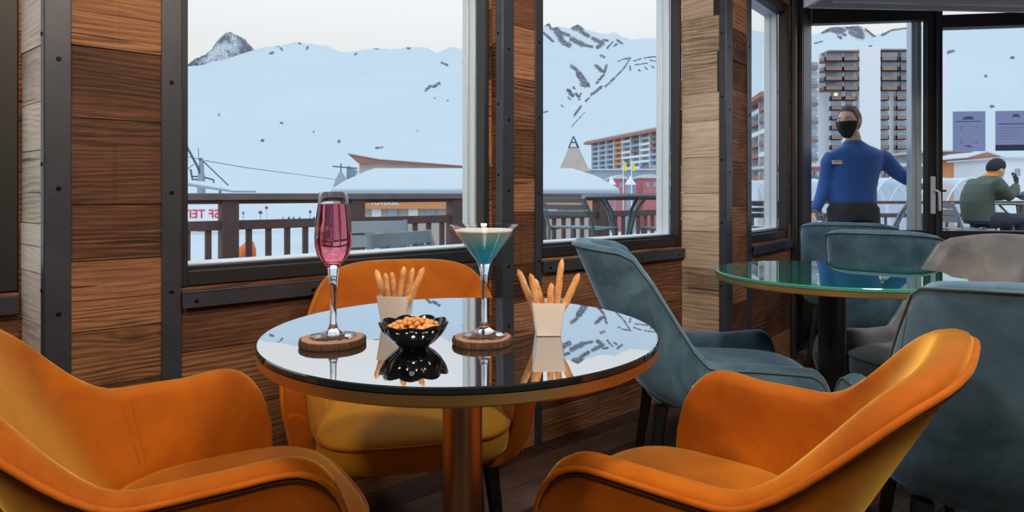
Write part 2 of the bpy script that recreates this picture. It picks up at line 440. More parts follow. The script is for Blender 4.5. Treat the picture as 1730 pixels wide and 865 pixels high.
mb = MB(); planks(mb, PD, DD, ND, ud[4], UR, 0, DSILL-.05, seed=99); struct(mb.build('wall_right_sill', M['brown_wood'], wood=True))
mb = MB(); slab(mb, PD, DD, ND, 0, ud[3], -.05, .02, DTOP+.09, TOP); struct(mb.build('wall_over_door', M['frame']))
# grey cassette under the ceiling by the door
B0 = V2((1357-CX)/FPX*3.3, 3.3); BD = V2(.9975, .07).normalized(); BN = V2(BD.y, -BD.x)
zb = CAMZ+314*3.3/FPX
mb = MB()
slab(mb, B0, BD, BN, 0, 2.1, 0, .018, zb, zb+.10); slab(mb, B0, BD, BN, 0, .02, 0, .75, zb, zb+.10)
slab(mb, B0, BD, BN, .0, 2.1, .018, .75, zb+.035, TOP-.002); slab(mb, B0, BD, BN, .12, 2.1, .06, .09, zb+.012, zb+.035)
trim(mb, mat='soffit')
# floor boards
mb = MB()
rf = random.Random(4); w = -.7
while w < 4.6:
    pid[0] += 1; u = -3.2+rf.uniform(-.5, 0)
    while u < 4.6:
        L = rf.uniform(1.2, 2.0); pid[0] += 1; s0 = rf.uniform(0, 9)
        u1 = min(u+L, 4.6)
        if u1-u > .05:
            wc = [(s0+a*(u1-u), b*.14, float(pid[0])) for (a, b) in ((0, 0), (1, 0), (1, 1), (0, 1))]*2
            mb.obox(C1+D1*(u+.0)+N1*w-ZUP*.03, D1*(u1-u-.003), N1*.138, ZUP*.03, wc)
        u = u1
    w += .14
struct(mb.build('floor', M['floor_wood'], wood=True))
# rear of the room
XR = PD+DD*(UR+.1)
poly = [P00-N1*.06, I0-N1*.06, C1-N1*.0, I1, C15, I2, C2, I3, PD, XR, V2(XR.x, -3.2), V2(P00.x, -3.2)]
mb = MB(); mb.prism([p+ZUP*TOP for p in poly], ZUP*.06); struct(mb.build('ceiling', M['ceil']))
mb = MB(); mb.box(P00.x-.1, P00.x, -3.2, P00.y, 0, TOP); struct(mb.build('wall_rear_left', M['plaster']))
mb = MB(); mb.box(P00.x-.1, XR.x+.1, -3.3, -3.2, 0, TOP); struct(mb.build('wall_rear', M['plaster']))
mb = MB(); mb.box(XR.x, XR.x+.1, -3.2, XR.y, 0, TOP); struct(mb.build('wall_rear_right', M['plaster']))

# ---------------------------------------------------------------- upholstered chairs
M['orange'] = velvet('orange_velvet', (.25, .046, .0006), (.52, .142, .002), 6.0, .9, (1, .62, .12))
M['piping'] = velvet('orange_piping', (.34, .07, .002), (.50, .13, .004), 20, .5, (1, .6, .2))
M['seat_ochre'] = velvet('ochre_velvet', (.40, .17, .006), (.62, .27, .012), 6.0, .5, (1, .8, .35))
M['teal'] = velvet('teal_velvet', (.018, .055, .092), (.15, .285, .42), 6.0, .9, (.55, .80, 1))
M['teal_pipe'] = velvet('teal_piping', (.05, .10, .12), (.14, .21, .24), 20, .5, (.9, .9, .9))
M['teal_lit'] = velvet('warm_lit_teal_velvet', (.10, .105, .11), (.28, .265, .255), 6.0, .9, (.9, .85, .8))  # lit copy of the teal velvet, warm lamplight mixed into its colour
M['welt_shadow'] = plain('painted_welt_shadow', (.06, .014, .001), .9)  # dark tone for the shade painted below the welt
M['legs'] = plain('black_lacquer', (.008, .008, .009), .35, 0, .2)
def pchip(xs, ys, x):
    xs = np.array(xs, float); ys = np.array(ys, float); h = np.diff(xs); d = np.diff(ys)/h; m = np.zeros(len(xs))
    for i in range(1, len(xs)-1): m[i] = 0 if d[i-1]*d[i] <= 0 else 2*d[i-1]*d[i]/(d[i-1]+d[i])
    k = int(np.clip(np.searchsorted(xs, x)-1, 0, len(h)-1)); t = (x-xs[k])/h[k]
    return float((2*t**3-3*t**2+1)*ys[k]+(t**3-2*t**2+t)*h[k]*m[k]+(-2*t**3+3*t**2)*ys[k+1]+(t**3-t**2)*h[k]*m[k+1])
QO = dict(a=.272, ka=.172, b=.2, kb=.536, yf=.17, n=3.607, zb=.785, t1=.151, zd=.601, td=.438, za=.607, th=.72, r=.122, kx=.025, bot=.315, inset=.05, hin=.10, thick=.052)
QT = dict(a=.25, ka=-.1, b=.36, kb=.448, yf=.186, n=3.2, zb=.846, t1=.30, zd=.495, td=.451, za=.499, th=.861, r=.086, kx=.06, bot=.315, inset=.09, hin=.12, thick=.058)
QB = dict(QT, kx=0.0, ka=-.02, n=4.2)
def rim_z(q, tau):
    z = pchip([0, q['t1'], q['td'], q['th'], 1.2], [q['zb'], q['zb']-.02, q['zd'], q['za'], q['za']], tau)
    e = min(1, max(0, (tau-q['th'])/(1-q['th'])))
    return z-q['r']*(1-math.sqrt(max(0, 1-e*e)))
def plan(q, tau, z, wide=1.0):
    s = -1 if tau < 0 else 1; t = abs(tau)
    th = min(t/.5, 1)*PI/2; a = q['a']+q['ka']*(z-.45)
    e = min(1, max(0, (q['bot']+q['hin']-z)/q['hin'])); ins = q['inset']*(1-math.sqrt(max(0, 1-e*e)))
    if t < .5:
        x = (a-ins)*math.sin(th)**(2/q['n']); y = -(q['b']+q['kb']*(z-.45)-ins*1.3)*max(0, math.cos(th))**(2/q['n'])
    else:
        x = a-ins+q['kx']*(t-.5)/.5; y = q['yf']*(t-.5)/.5
    return Vector((x*s*wide, y, 0))
def shell_cols(q):
    n1 = 22
    base = [.5*((k/n1)) for k in range(n1)]
    # finer where the superellipse turns
    base = sorted(set([round(.5*(1-math.cos(PI*k/n1))/2, 5) for k in range(n1+1)]+[round(.5+(q['th']-.5)*k/8, 5) for k in range(1, 9)]+[round(q['th']+(1-q['th'])*math.sin(PI/2*k/9), 5) for k in range(1, 10)]))
    return [-t for t in base[::-1] if t > 0]+base
def chair_mesh(q, wide=1.0):
    taus = shell_cols(q); T = q['thick']; rows = []; NV = 12; NA = 6
    def frame(tau, z):
        e = .004
        ta, tb = max(-1, tau-e), min(1, tau+e)
        d = plan(q, tb, z, wide)-plan(q, ta, z, wide); d.normalize()
        return d, Vector((-d.y, d.x, 0))         # tangent, inward (interior is left of travel -1 -> 1)
    def column(tau, k=None, side=1):
        zt = rim_z(q, abs(tau)); rr = min(T/2, .02); col = []
        fwd = 0; sq = 0
        if k is not None:
            fwd = T/2*math.sin(k)*.3; sq = T/2*(1-math.cos(k))
        def pt(z, dep):
            d, inn = frame(tau, z); p = plan(q, tau, z, wide)
            dep = sq+dep*(T-2*sq)/T
            return Vector((p.x, p.y, z))+inn*dep+d*fwd*side
        for i in range(NV+1): col.append(pt(q['bot']+(zt-rr-q['bot'])*i/NV, 0))
        for i in range(1, NA):
            a = PI*i/NA; col.append(pt(zt-rr+rr*math.sin(a), T/2*(1-math.cos(a))))
        for i in range(NV, -1, -1): col.append(pt(q['bot']+(zt-rr-q['bot'])*i/NV, T))
        return col
    ks = [PI/2*i/4 for i in (4, 3, 2, 1)]
    for k in ks: rows.append(column(taus[0], k, -1))
    for t_ in taus: rows.append(column(t_))
    for k in ks[::-1]: rows.append(column(taus[-1], k, 1))
    mb = MB(); mb.grid(rows, wrap=True, flip=False)
    # under-side plate
    outer = [Vector((plan(q, t_, q['bot'], wide).x, plan(q, t_, q['bot'], wide).y, q['bot']+.001)) for t_ in taus]
    mb.prism(outer, (0, 0, .012))
    rim = []
    for t_ in taus:
        zt = rim_z(q, abs(t_)); d, inn = frame(t_, zt); p = plan(q, t_, zt-.015, wide); rim.append(Vector((p.x, p.y, zt-.015))-inn*.0022)
    seams = []
    return mb, rim, taus, frame
def make_chair(q, name, mats, label, cat, loc, rz, group, seat_front, wide=1.0, seat_z=(.36, .43, .025), orange=True):
    root = thing(name, (loc[0], loc[1], 0), label, cat, group, rz)
    shell, seat, pipe = mats
    mb, rim, taus, frame = chair_mesh(q, wide)
    sh = mb.build('shell', shell, root, smooth=60)
    # welt along the outer edge, down both front edges
    e0 = [Vector((rim[0].x, rim[0].y, z)) for z in (q['bot']+.02, .42)]
    pts = []
    for s_, en in ((0, 1), (1, -1)): pass
    full = []
    for z in (q['bot']+.03, .40, .45):
        p = plan(q, -1, z, wide); full.append(Vector((p.x, p.y, z)))
    full = [p for p in full if p.z < rim[0].z-.01]+rim
    for z in (.45, .40, q['bot']+.03):
        if z < rim[-1].z-.01:
            p = plan(q, 1, z, wide); full.append(Vector((p.x, p.y, z)))
    m = MB(); m.tube(full, .0050 if orange else .003, 8); m.cur = 1; m.tube([Vector((p.x, p.y, p.z-.0085))-(Vector((p.x, p.y, 0)).normalized()*.0012) for p in full], .0026, 6) if orange else None  # second tube is a dark line painting the shade the welt casts
    m.build('piping', [pipe, M['welt_shadow']], sh, smooth=60)
    # stitched seams where back meets arm (inside), and on the outside of the back
    for tau in (-.44, .44) if orange else (-.33, .33):
        zt = rim_z(q, abs(tau)); m = MB()
        for dt in ((-.009, .009) if orange else (0,)):
            ln = []
            for k in range(12):
                z = q['bot']+.14+(zt-.02-q['bot']-.14)*k/11 if orange else q['bot']+.08+(zt-.03-q['bot']-.08)*k/11
                d, inn = frame(tau+dt, z); p = plan(q, tau+dt, z, wide)
                ln.append(Vector((p.x, p.y, z))+inn*(q['thick']+.0002 if orange else -.0002))
            m.tube(ln, .0013, 5)
        m.build('seam', pipe, sh, smooth=60)
    # seat cushion
    zl, zt, crown = seat_z; rows = []; n = 56
    yb = -(q['b']-.06) ; yc = (seat_front+yb)/2; hb = (seat_front-yb)/2; hw = (q['a']-q['thick']+.018)*wide
    def sup(a, sx, sy, z, n_=3.4):
        c, s2 = math.cos(a), math.sin(a)
        return Vector((sx*math.copysign(abs(c)**(2/n_), c), yc+sy*math.copysign(abs(s2)**(2/n_), s2), z))
    prof = [(.94, zl), (.985, zl+.012), (1, zl+.03), (1, zt-.014), (.992, zt-.004), (.97, zt+.002), (.9, zt+.45*crown), (.75, zt+.8*crown), (.5, zt+crown), (.25, zt+crown*1.05), (.02, zt+crown*1.05)]
    rows = [[sup(2*PI*k/n, hw*f, hb*f, z) for k in range(n)] for f, z in prof]
    m = MB(); m.grid(rows, wrap=True); m.add(rows[0], [tuple(range(n))[::-1]]); m.add(rows[-1], [tuple(range(n))])
    so = m.build('seat', seat, root, smooth=50)
    m = MB(); m.tube([sup(2*PI*k/n, hw*1.002, hb*1.002, zt-.005) for k in range(n)], .0042, 8, closed=True); m.build('piping', pipe, so, smooth=60)
    # legs
    yb2 = -(q['b']-.10)
    for sx_, sy_ in ((1, 1), (-1, 1), (1, -1), (-1, -1)):
        y0 = q['yf']-.03 if sy_ > 0 else yb2
        m = MB(); tp = Vector((sx_*(q['a']-.085)*wide, y0, q['bot']+.03)); bt = tp+Vector((sx_*.035, sy_*.045, 0)); bt.z = 0
        rows = []
        for k in range(5):
            t_ = k/4; c = bt.lerp(tp, t_); w_ = .011+.009*t_
            rows.append([c+Vector((dx*w_, dy*w_, 0)) for dx, dy in ((1, .6), (.6, 1), (-.6, 1), (-1, .6), (-1, -.6), (-.6, -1), (.6, -1), (1, -.6))])
        m.grid(rows, wrap=True); m.add(rows[0], [tuple(range(8))[::-1]]); m.add(rows[-1], [tuple(range(8))])
        m.build('leg', M['legs'], root, smooth=40)
    return root
OM = (M['orange'], M['orange'], M['piping'])
make_chair(QO, 'armchair', OM, 'orange velvet armchair at the lower left, turned away to the right', 'armchair', (-.558, 1.126), -.99, 'orange armchairs round the black table', .27)
make_chair(QO, 'armchair', OM, 'orange velvet armchair at the lower right in front of the big teal chair', 'armchair', (.359, 1.123), .90, 'orange armchairs round the black table', .27)
make_chair(QO, 'armchair', (M['orange'], M['seat_ochre'], M['piping']), 'orange velvet armchair behind the black table, backed against the window wall', 'armchair', (-.275, 1.712), 3.376, 'orange armchairs round the black table', .29)
TM = (M['teal'], M['teal'], M['teal_pipe'])
GT = 'teal velvet dining chairs'
SZ = (.345, .435, .022)
def tchair(label, x, y, rz, wide=1.0, mats=TM, q=QT): return make_chair(q, 'dining_chair', mats, label, 'chair', (x, y), rz, GT, .215, wide, SZ, False)
tchair('teal velvet chair seen from its side between the black table and the green table', .735, 2.081, -1.679)
tchair('big teal velvet chair at the right edge, its back behind the orange armchair', 1.132, 1.514, -.432)
tchair('teal velvet chair tinted grey-brown with painted warm light, on the far right side of the green table, facing left', 1.424, 2.167, 1.977, 1.0, (M['teal_lit'], M['teal_lit'], M['teal_pipe']))
tchair('teal velvet chair with wide back beyond the green table, top edge lit warm', 1.855, 3.04, -.70, 1.0, q=QB)
tchair('teal velvet chair farthest back, just below the waiter by the door', 2.06, 3.80, -.58, 1.08, q=QB)
tchair('teal velvet chair of which only a top corner shows at the right edge', 2.80, 3.30, -.3)
# ---------------------------------------------------------------- tables
t = NT('black_mirror_glass'); t.p(Base_Color=(.70, .72, .75), Metallic=1.0, Roughness=.0); M['black_mirror'] = t.mat
t = NT('black_glass'); t.p(Base_Color=(.010, .016, .020), Roughness=.03, IOR=1.7); M['black_glass'] = t.mat
t = NT('green_glass'); t.p(Base_Color=(.003, .10, .072), Roughness=.015, IOR=2.3, Coat_Weight=.6, Coat_Roughness=0.0); M['green_glass'] = t.mat
t = NT('glass_rim'); t.p(Base_Color=(.05, .30, .24), Roughness=.08, IOR=1.6); M['green_rim'] = t.mat
t = NT('brushed_brass'); n = t.noise(t.vmul(t.obj(), (1, 1, 60)), 12, 3)
t.p(Base_Color=t.mix(n, (.50, .31, .11), (.72, .50, .20)), Metallic=1.0, Roughness=.42); M['brass'] = t.mat
t = NT('brushed_bronze'); n = t.noise(t.vmul(t.obj(), (80, 80, .6)), 3, 3)
t.p(Base_Color=t.mix(n, (.40, .27, .16), (.62, .45, .28)), Metallic=1.0, Roughness=.38); M['bronze'] = t.mat
TZ = .75
def table(loc, R, label, top, rim, col, colr, glass_t=.0105, brass_h=.0175):
    root = thing('bistro_table', (loc[0], loc[1], 0), label, 'table')
    m = MB(); z0 = TZ-glass_t
    m.lathe([(0, z0), (R-.002, z0), (R, z0+.0015), (R, TZ-.002), (R-.0018, TZ), (0, TZ)], 128); m.m = [1 if all(abs(m.v[i][2]-TZ) < 1e-6 for i in f) else 0 for f in m.f]; m.build('glass_top', top, root, smooth=30)
    m = MB(); z1 = z0-brass_h
    m.lathe([(R-.05, z1+.001), (R-.004, z1), (R-.001, z1+.003), (R-.001, z0-.0005), (R-.05, z0-.0005)], 128); e = m.build('edge_band', M['brass'], root, smooth=30)
    m = MB(); m.lathe([(0, z1+.004), (R-.045, z1+.004), (R-.045, z0-.001), (0, z0-.001)], 64); m.build('underside', M['legs'], root, smooth=30)
    m = MB(); m.lathe([(0, .02), (colr, .02), (colr, z1), (colr+.03, z1), (colr+.03, z1+.006), (0, z1+.006)], 48); m.build('column', col, root, smooth=30)
    m = MB(); m.lathe([(0, .0005), (.125, .0005), (.125, .008), (.115, .012), (colr+.02, .022), (0, .022)], 64); m.build('base_plate', col, root, smooth=30)
    return root
T1 = (-.0907, 1.155); T2 = (1.007, 1.99)
table(T1, .350, 'round black mirror-topped table with brass edge and bronze column, holding the drinks', (M['black_glass'], M['black_mirror']), M['green_rim'], M['bronze'], .036)
table(T2, .350, 'round green glass-topped table with brass edge on a black column', (M['green_rim'], M['green_glass']), M['green_rim'], M['legs'], .040)
# ---------------------------------------------------------------- glassware
t = NT('clear_glass'); t.p(Base_Color=(.985, .99, .995), Roughness=0.0, IOR=1.45, Transmission_Weight=1.0); M['glass'] = t.mat
t = NT('pink_wine'); t.p(Base_Color=(.99, .24, .32), Roughness=0.0, IOR=1.33, Transmission_Weight=1.0)
M['wine'] = t.mat
t = NT('blue_cocktail'); sp = t.n('SeparateXYZ'); t.set(sp, 0, t.obj()); n = t.noise(t.obj(), 60, 3)
zf = t.math('ADD', sp.outputs[2], t.math('MULTIPLY_ADD', n, .012, -.006))
t.p(Base_Color=t.ramp(t.math('DIVIDE', t.math('SUBTRACT', zf, .118), .058, clamp=True), ((0, (.02, .50, .78)), (.5, (.05, .60, .80)), (.76, (.36, .78, .85)), (.97, (.90, .97, .98)))), Roughness=.25, IOR=1.33, Subsurface_Weight=.4, Subsurface_Radius=(.008, .025, .03), Subsurface_Scale=1.0)
M['cocktail'] = t.mat
M['foam'] = plain('white_foam', (.86, .92, .93), .8, 0, .05, 200)
def flute(loc, label):
    g = thing('champagne_flute', loc, label, 'glass')
    m = MB()
    out = [(0, .0), (.036, .0), (.0375, .0012), (.036, .0025), (.018, .006), (.0085, .012), (.0058, .022), (.0052, .045), (.0056, .07), (.0068, .092), (.0095, .110), (.0125, .1185), (.020, .126), (.0262, .136), (.0295, .150), (.0300, .165), (.0285, .190), (.0250, .215), (.0220, .2385)]
    inn = [(.0213, .2385), (.0242, .215), (.0276, .190), (.0290, .165), (.0285, .1505), (.0252, .138), (.0190, .1288), (.010, .1245), (0, .1235)]
    m.lathe(out+inn, 64); m.build('bowl_and_stem', M['glass'], g, smooth=60)
    m = MB(); d = .00015
    m.lathe([(0, .1235-d), (.010+d, .1245-d), (.0190+d, .1288-d), (.0252+d, .138), (.0285+d, .1505), (.0290+d, .165), (.0276+d, .190), (.0242+d, .215), (.02390, .2185), (.0234, .2180), (0, .2178)], 64)
    m.build('pink_drink', M['wine'], g, smooth=60)
    return g
def martini(loc, label):
    g = thing('martini_glass', loc, label, 'glass')
    m = MB()
    out = [(0, 0), (.035, 0), (.0365, .0012), (.035, .0026), (.018, .0075), (.008, .014), (.0052, .026), (.0046, .06), (.0050, .085), (.0066, .103), (.0105, .1175), (.014, .125), (.0572, .1832)]
    inn = [(.0564, .1836), (.0130, .1258), (.006, .1208), (0, .1195)]
    m.lathe(out+inn, 72); m.build('bowl_and_stem', M['glass'], g, smooth=50)
    m = MB(); d = .0001
    zl = .1715; rl = .0130+(.0564-.0130)*(zl-.1258)/(.1836-.1258)
    m.lathe([(0, .1195-d), (.006+d, .1208-d), (.0130+d, .1258-d), (rl+d, zl), (rl-.001, zl+.0004), (0, zl+.0002)], 72); m.build('blue_drink', M['cocktail'], g, smooth=50)
    m = MB(); rf_ = rl+.0015
    m.lathe([(0, zl+.0004), (rl-.0005, zl+.0004), (rl+.0011, zl+.002), (rl+.0006, zl+.0036), (rl-.002, zl+.0042), (0, zl+.0040)], 72); m.build('foam', M['foam'], g, smooth=50)
    return g
# wooden slice coasters: pale rings on top, bark on the rim
t = NT('coaster_top'); o_ = t.obj(); ln = t.n('VectorMath', operation='LENGTH'); t.set(ln, 0, t.vmul(o_, (1, 1, 0)))
nn = t.noise(o_, 40, 3); rr = t.math('SINE', t.math('ADD', t.math('MULTIPLY', ln.outputs['Value'], 1500), t.math('MULTIPLY', nn, 14)))
t.p(Base_Color=t.mix(t.math('MULTIPLY_ADD', rr, .5, .5), (.26, .115, .06), (.46, .24, .13)), Roughness=.6); M['slice'] = t.mat
t = NT('bark'); n = t.noise(t.vmul(t.obj(), (1, 1, .15)), 420, 4, .7); t.p(Base_Color=t.ramp(n, ((.3, (.012, .006, .004)), (.6, (.10, .045, .025)), (.8, (.28, .14, .08)))), Roughness=.85); t.bump(n, .9, .003); M['bark'] = t.mat
def coaster(x, y, R, label, seed):
    g = thing('wood_slice_coaster', (x, y, TZ), label, 'coaster', 'wood slice coasters')
    r = random.Random(seed); ph = [r.uniform(0, 6.28) for _ in range(6)]
    f = lambda a, rr, z: (rr*(1+.012*math.sin(2*a+ph[0])+.008*math.sin(5*a+ph[1])+.006*math.sin(11*a+ph[2])), z)
    m = MB(); m.lathe([(0, .0095), (R-.0035, .0095), (R-.0035, .0112), (0, .0112)], 90, mod=f); m.build('cut_face', M['slice'], g, smooth=30)
    m = MB(); m.lathe([(0, .0004), (R-.001, .0004), (R, .0015), (R+.0004, .006), (R-.0005, .0102), (R-.0038, .0111), (R-.0038, .006), (0, .006)], 120, mod=lambda a, rr, z: (f(a, rr, z)[0]+.0007*math.sin(37*a+ph[3])*(rr > .04)+.0005*math.sin(61*a+ph[4])*(rr > .04), z)); m.build('bark', M['bark'], g, smooth=40)
    return g
def on_table(px, Y, z=TZ): return ((px-CX)/FPX*Y, Y, z)
cf = on_table(562, 1.038); cm_ = on_table(815.5, 1.045)
coaster(cf[0], cf[1], .0525, 'wooden slice coaster with bark rim under the pink drink', 1)
coaster(cm_[0], cm_[1], .0495, 'wooden slice coaster with bark rim under the blue cocktail', 2)
ff = on_table(563, 1.045); mm_ = on_table(818, 1.05)
flute((ff[0], ff[1], TZ+.0114), 'champagne flute of pink sparkling drink on a wooden coaster')
martini((mm_[0], mm_[1], TZ+.0114), 'martini glass of foamy turquoise cocktail on a wooden coaster')
# ---------------------------------------------------------------- scalloped bowl of peanuts
t = NT('black_glaze'); t.p(Base_Color=(.006, .007, .010), Roughness=.06, IOR=1.7); M['black_glaze'] = t.mat
bl = on_table(699, 1.022)
bw = thing('scalloped_bowl', bl, 'black glossy scalloped bowl filled with peanuts', 'bowl')
NL = 9
def scal(a, r, z):
    k = min(1, max(0, (r-.022)/.034)); s_ = abs(math.cos(NL*a/2+.5))
    return (r*(1-.085*k*(1-s_**.7)), z-.004*k*k*(1-s_)*(z > .03))
m = MB(); m.lathe([(0, .003), (.020, .003), (.022, .0006), (.0245, .0006), (.026, .003), (.036, .010), (.046, .020), (.0535, .032), (.0565, .0405), (.0560, .0415), (.0550, .0405), (.052, .032), (.0445, .0215), (.035, .0125), (.02, .007), (0, .006)], 180, mod=scal)
m.build('bowl_wall', M['black_glaze'], bw, smooth=50)
M['peanut'] = plain('roasted_peanut', (.70, .34, .11), .45, 0, .28, 60, Subsurface_Weight=.15, Subsurface_Radius=(.006, .003, .001), Subsurface_Scale=1.0)
m = MB(); m.ball((0, 0, 0), (.0062, .0042, .0040), 14, 10)
m.v = [(x, y*(1-.12*math.exp(-(x/.002)**2)), z*(1-.08*math.exp(-(x/.002)**2))) for x, y, z in m.v]
r = random.Random(12)
pos = []
def try_place(n, zf, rad):
    c = 0; k = 0
    while c < n and k < 4000:
        k += 1; a = r.uniform(0, 2*PI); d = rad*math.sqrt(r.random()); p = Vector((d*math.cos(a), d*math.sin(a), zf(d)))
        if all((p-q_).length > .0074 for q_ in pos): pos.append(p); c += 1
try_place(34, lambda d: .0205+.05*max(0, d-.02), .031); try_place(44, lambda d: .0290, .040); try_place(40, lambda d: .0362-.04*d, .0395); try_place(14, lambda d: .0425-.1*d, .022)
src = None
for p in pos:
    if src is None:
        src = m.build('peanut', M['peanut'], None, smooth=80); o = src
    else:
        o = src.copy(); COL.objects.link(o)
    tag(o, 'shelled golden roasted peanut in the black scalloped bowl', 'peanut', 'peanuts in the bowl')
    o.location = Vector(bl)+p; o.rotation_euler = (r.uniform(-.4, .4), r.uniform(-.5, .5), r.uniform(0, PI)); s_ = r.uniform(.88, 1.1); o.scale = (s_, s_, s_)
# ---------------------------------------------------------------- white cups of breadsticks
t = NT('white_porcelain'); t.p(Base_Color=(.66, .60, .58), Roughness=.22, IOR=1.5, Coat_Weight=.3); M['porcelain'] = t.mat
t = NT('breadstick'); o_ = t.obj(); n = t.noise(o_, 55, 4, .6); n2 = t.noise(o_, 260, 3, .6)
t.p(Base_Color=t.ramp(t.math('ADD', t.math('MULTIPLY', n, .7), t.math('MULTIPLY', n2, .3)), ((.32, (.46, .17, .05)), (.5, (.74, .36, .14)), (.68, (.86, .58, .32)))), Roughness=.7, Subsurface_Weight=.1, Subsurface_Radius=(.006, .003, .001), Subsurface_Scale=1.0); t.bump(n2, .35, .002)
M['bread'] = t.mat
def rsq(h, z, c=.006, n=5):
    out = []
    for cx, cy, a0 in ((h-c, h-c, 0), (-h+c, h-c, PI/2), (-h+c, -h+c, PI), (h-c, -h+c, 3*PI/2)):
        for k in range(n+1):
            a = a0+PI/2*k/n; out.append(Vector((cx+c*math.cos(a), cy+c*math.sin(a), z)))
    return out
def cup(px, Y, rz, label, tips, bases, which):
    loc = on_table(px, Y)
    g = thing('porcelain_cup', loc, label, 'cup', 'white square cups of breadsticks', rz)
    m = MB()
    rows = [rsq(.0195, .0005, .003), rsq(.0215, .0012, .004), rsq(.0222, .004, .004), rsq(.0288, .0575, .0035), rsq(.0286, .0585, .0035), rsq(.0270, .0585, .003), rsq(.0268, .0575, .003), rsq(.0200, .006, .003), rsq(.018, .004, .003)]
    m.grid(rows, wrap=True); m.add(rows[0], [tuple(range(24))[::-1]]); m.add(rows[-1], [tuple(range(24))])
    m.build('cup_wall', M['porcelain'], g, smooth=40)
    rr = random.Random(px)
    for i, ((tx, ty), (bx, by), nm) in enumerate(zip(tips, bases, which)):
        back = i % 2 == 0; row_ = .0085 if back else -.0085
        bx_ = (-.0108, -.0105, .0005, .0005, .0108, .0105)[i]
        tip = at(tx, ty, Y+row_*1.5)
        bot = Vector((loc[0]+bx_, loc[1]+row_*.9, TZ+.013))
        N_ = 14; pts = []; rs = []
        L = (tip-bot).length
        for k in range(N_+1):
            s_ = k/N_; p = bot.lerp(tip, s_)+Vector((rr.uniform(-.0006, .0006), rr.uniform(-.0006, .0006), 0)); pts.append(p-bot)
            e = min(s_*L/.006, (1-s_)*L/.009, 1); rs.append((.0050+.0012*math.sin(PI*s_)+rr.uniform(-.0003, .0003))*math.sqrt(max(.06, 1-(1-e)**2)))
        m = MB(); m.tube(pts, rs, 12); o = m.build('breadstick', M['bread'], None, smooth=70)
        o.location = bot; tag(o, nm, 'breadstick', 'breadsticks in white cups')
n6 = ('leftmost breadstick leaning left', 'second breadstick from the left', 'third breadstick from the left', 'upright breadstick just right of the middle', 'fifth breadstick from the left', 'rightmost breadstick leaning right')
cup(669, 1.185, -.13, 'white square cup of breadsticks behind the peanut bowl', [(635, 455), (651, 461), (662, 459), (683, 450), (698, 452), (716, 452)], [(653, 503), (661, 503), (666, 500), (681, 503), (688, 500), (693, 503)], [n+' in the cup behind the peanut bowl' for n in n6])
m6 = ('leftmost breadstick leaning left', 'second breadstick from the left', 'short third breadstick from the left', 'shortest breadstick near the middle', 'tallest breadstick standing upright', 'rightmost breadstick leaning right')
cup(925.5, 1.113, .03, 'white square cup of breadsticks right of the blue cocktail', [(875, 455), (896, 462), (904, 471), (932, 478), (950, 437), (979, 462)], [(903, 513), (908, 513), (912, 514), (930, 514), (938, 512), (943, 514)], [n+' in the cup right of the cocktail' for n in m6])
# ---------------------------------------------------------------- the ski resort outside
def gz(Y): return -0.9 if Y < 9 else (-0.9-5.6*min(1, (Y-9)/171.0))
t = NT('snow'); o_ = t.n('NewGeometry').outputs['Position']
n = t.noise(o_, .02, 5, .6); n2 = t.noise(o_, .9, 3)
t.p(Base_Color=t.mix(n, (.56, .60, .64), (.63, .65, .67)), Roughness=.75, Specular_IOR_Level=.1); t.bump(n2, .25, .3); M['snow'] = t.mat
t = NT('mountain_side'); o_ = t.n('NewGeometry').outputs['Position']; at_ = t.n('Attribute', attribute_name='rock')
n = t.noise(o_, .16, 5, .68, .4); n3 = t.noise(o_, .004, 4, .6); n4 = t.noise(o_, .11, 4, .7)
mk = t.math('MULTIPLY_ADD', t.math('SUBTRACT', t.math('MULTIPLY_ADD', n, 2.2, at_.outputs['Fac']), 1.86), 5.0, .5, clamp=True)
mk = t.math('MULTIPLY', mk, t.math('GREATER_THAN', at_.outputs['Fac'], .03))
snow = t.mix(n3, (.53, .58, .625), (.62, .645, .665))
rock = t.ramp(n4, ((.3, (.055, .06, .085)), (.6, (.16, .15, .18)), (.75, (.42, .42, .47))))
t.p(Base_Color=t.mix(mk, snow, rock), Roughness=.85, Specular_IOR_Level=.05); M['mountain'] = t.mat
def raw_mesh(name, V, F, mat, attr=None, smooth=True):
    me = bpy.data.meshes.new(name); me.vertices.add(len(V)); me.vertices.foreach_set('co', V.astype(np.float32).ravel())
    me.loops.add(F.size); me.loops.foreach_set('vertex_index', F.astype(np.int32).ravel())
    me.polygons.add(len(F)); me.polygons.foreach_set('loop_start', np.arange(0, F.size, 4, dtype=np.int32))
    me.update(calc_edges=True); me.validate()
    if attr is not None:
        a = me.attributes.new('rock', 'FLOAT', 'POINT'); a.data.foreach_set('value', attr.astype(np.float32))
    me.materials.append(mat)
    if smooth: me.shade_smooth()
    o = bpy.data.objects.new(name, me); COL.objects.link(o); return o
def quads(nr, nc):
    i, k = np.meshgrid(np.arange(nr-1), np.arange(nc-1), indexing='ij'); a = (i*nc+k).ravel()
    return np.stack([a, a+1, a+nc+1, a+nc], 1)
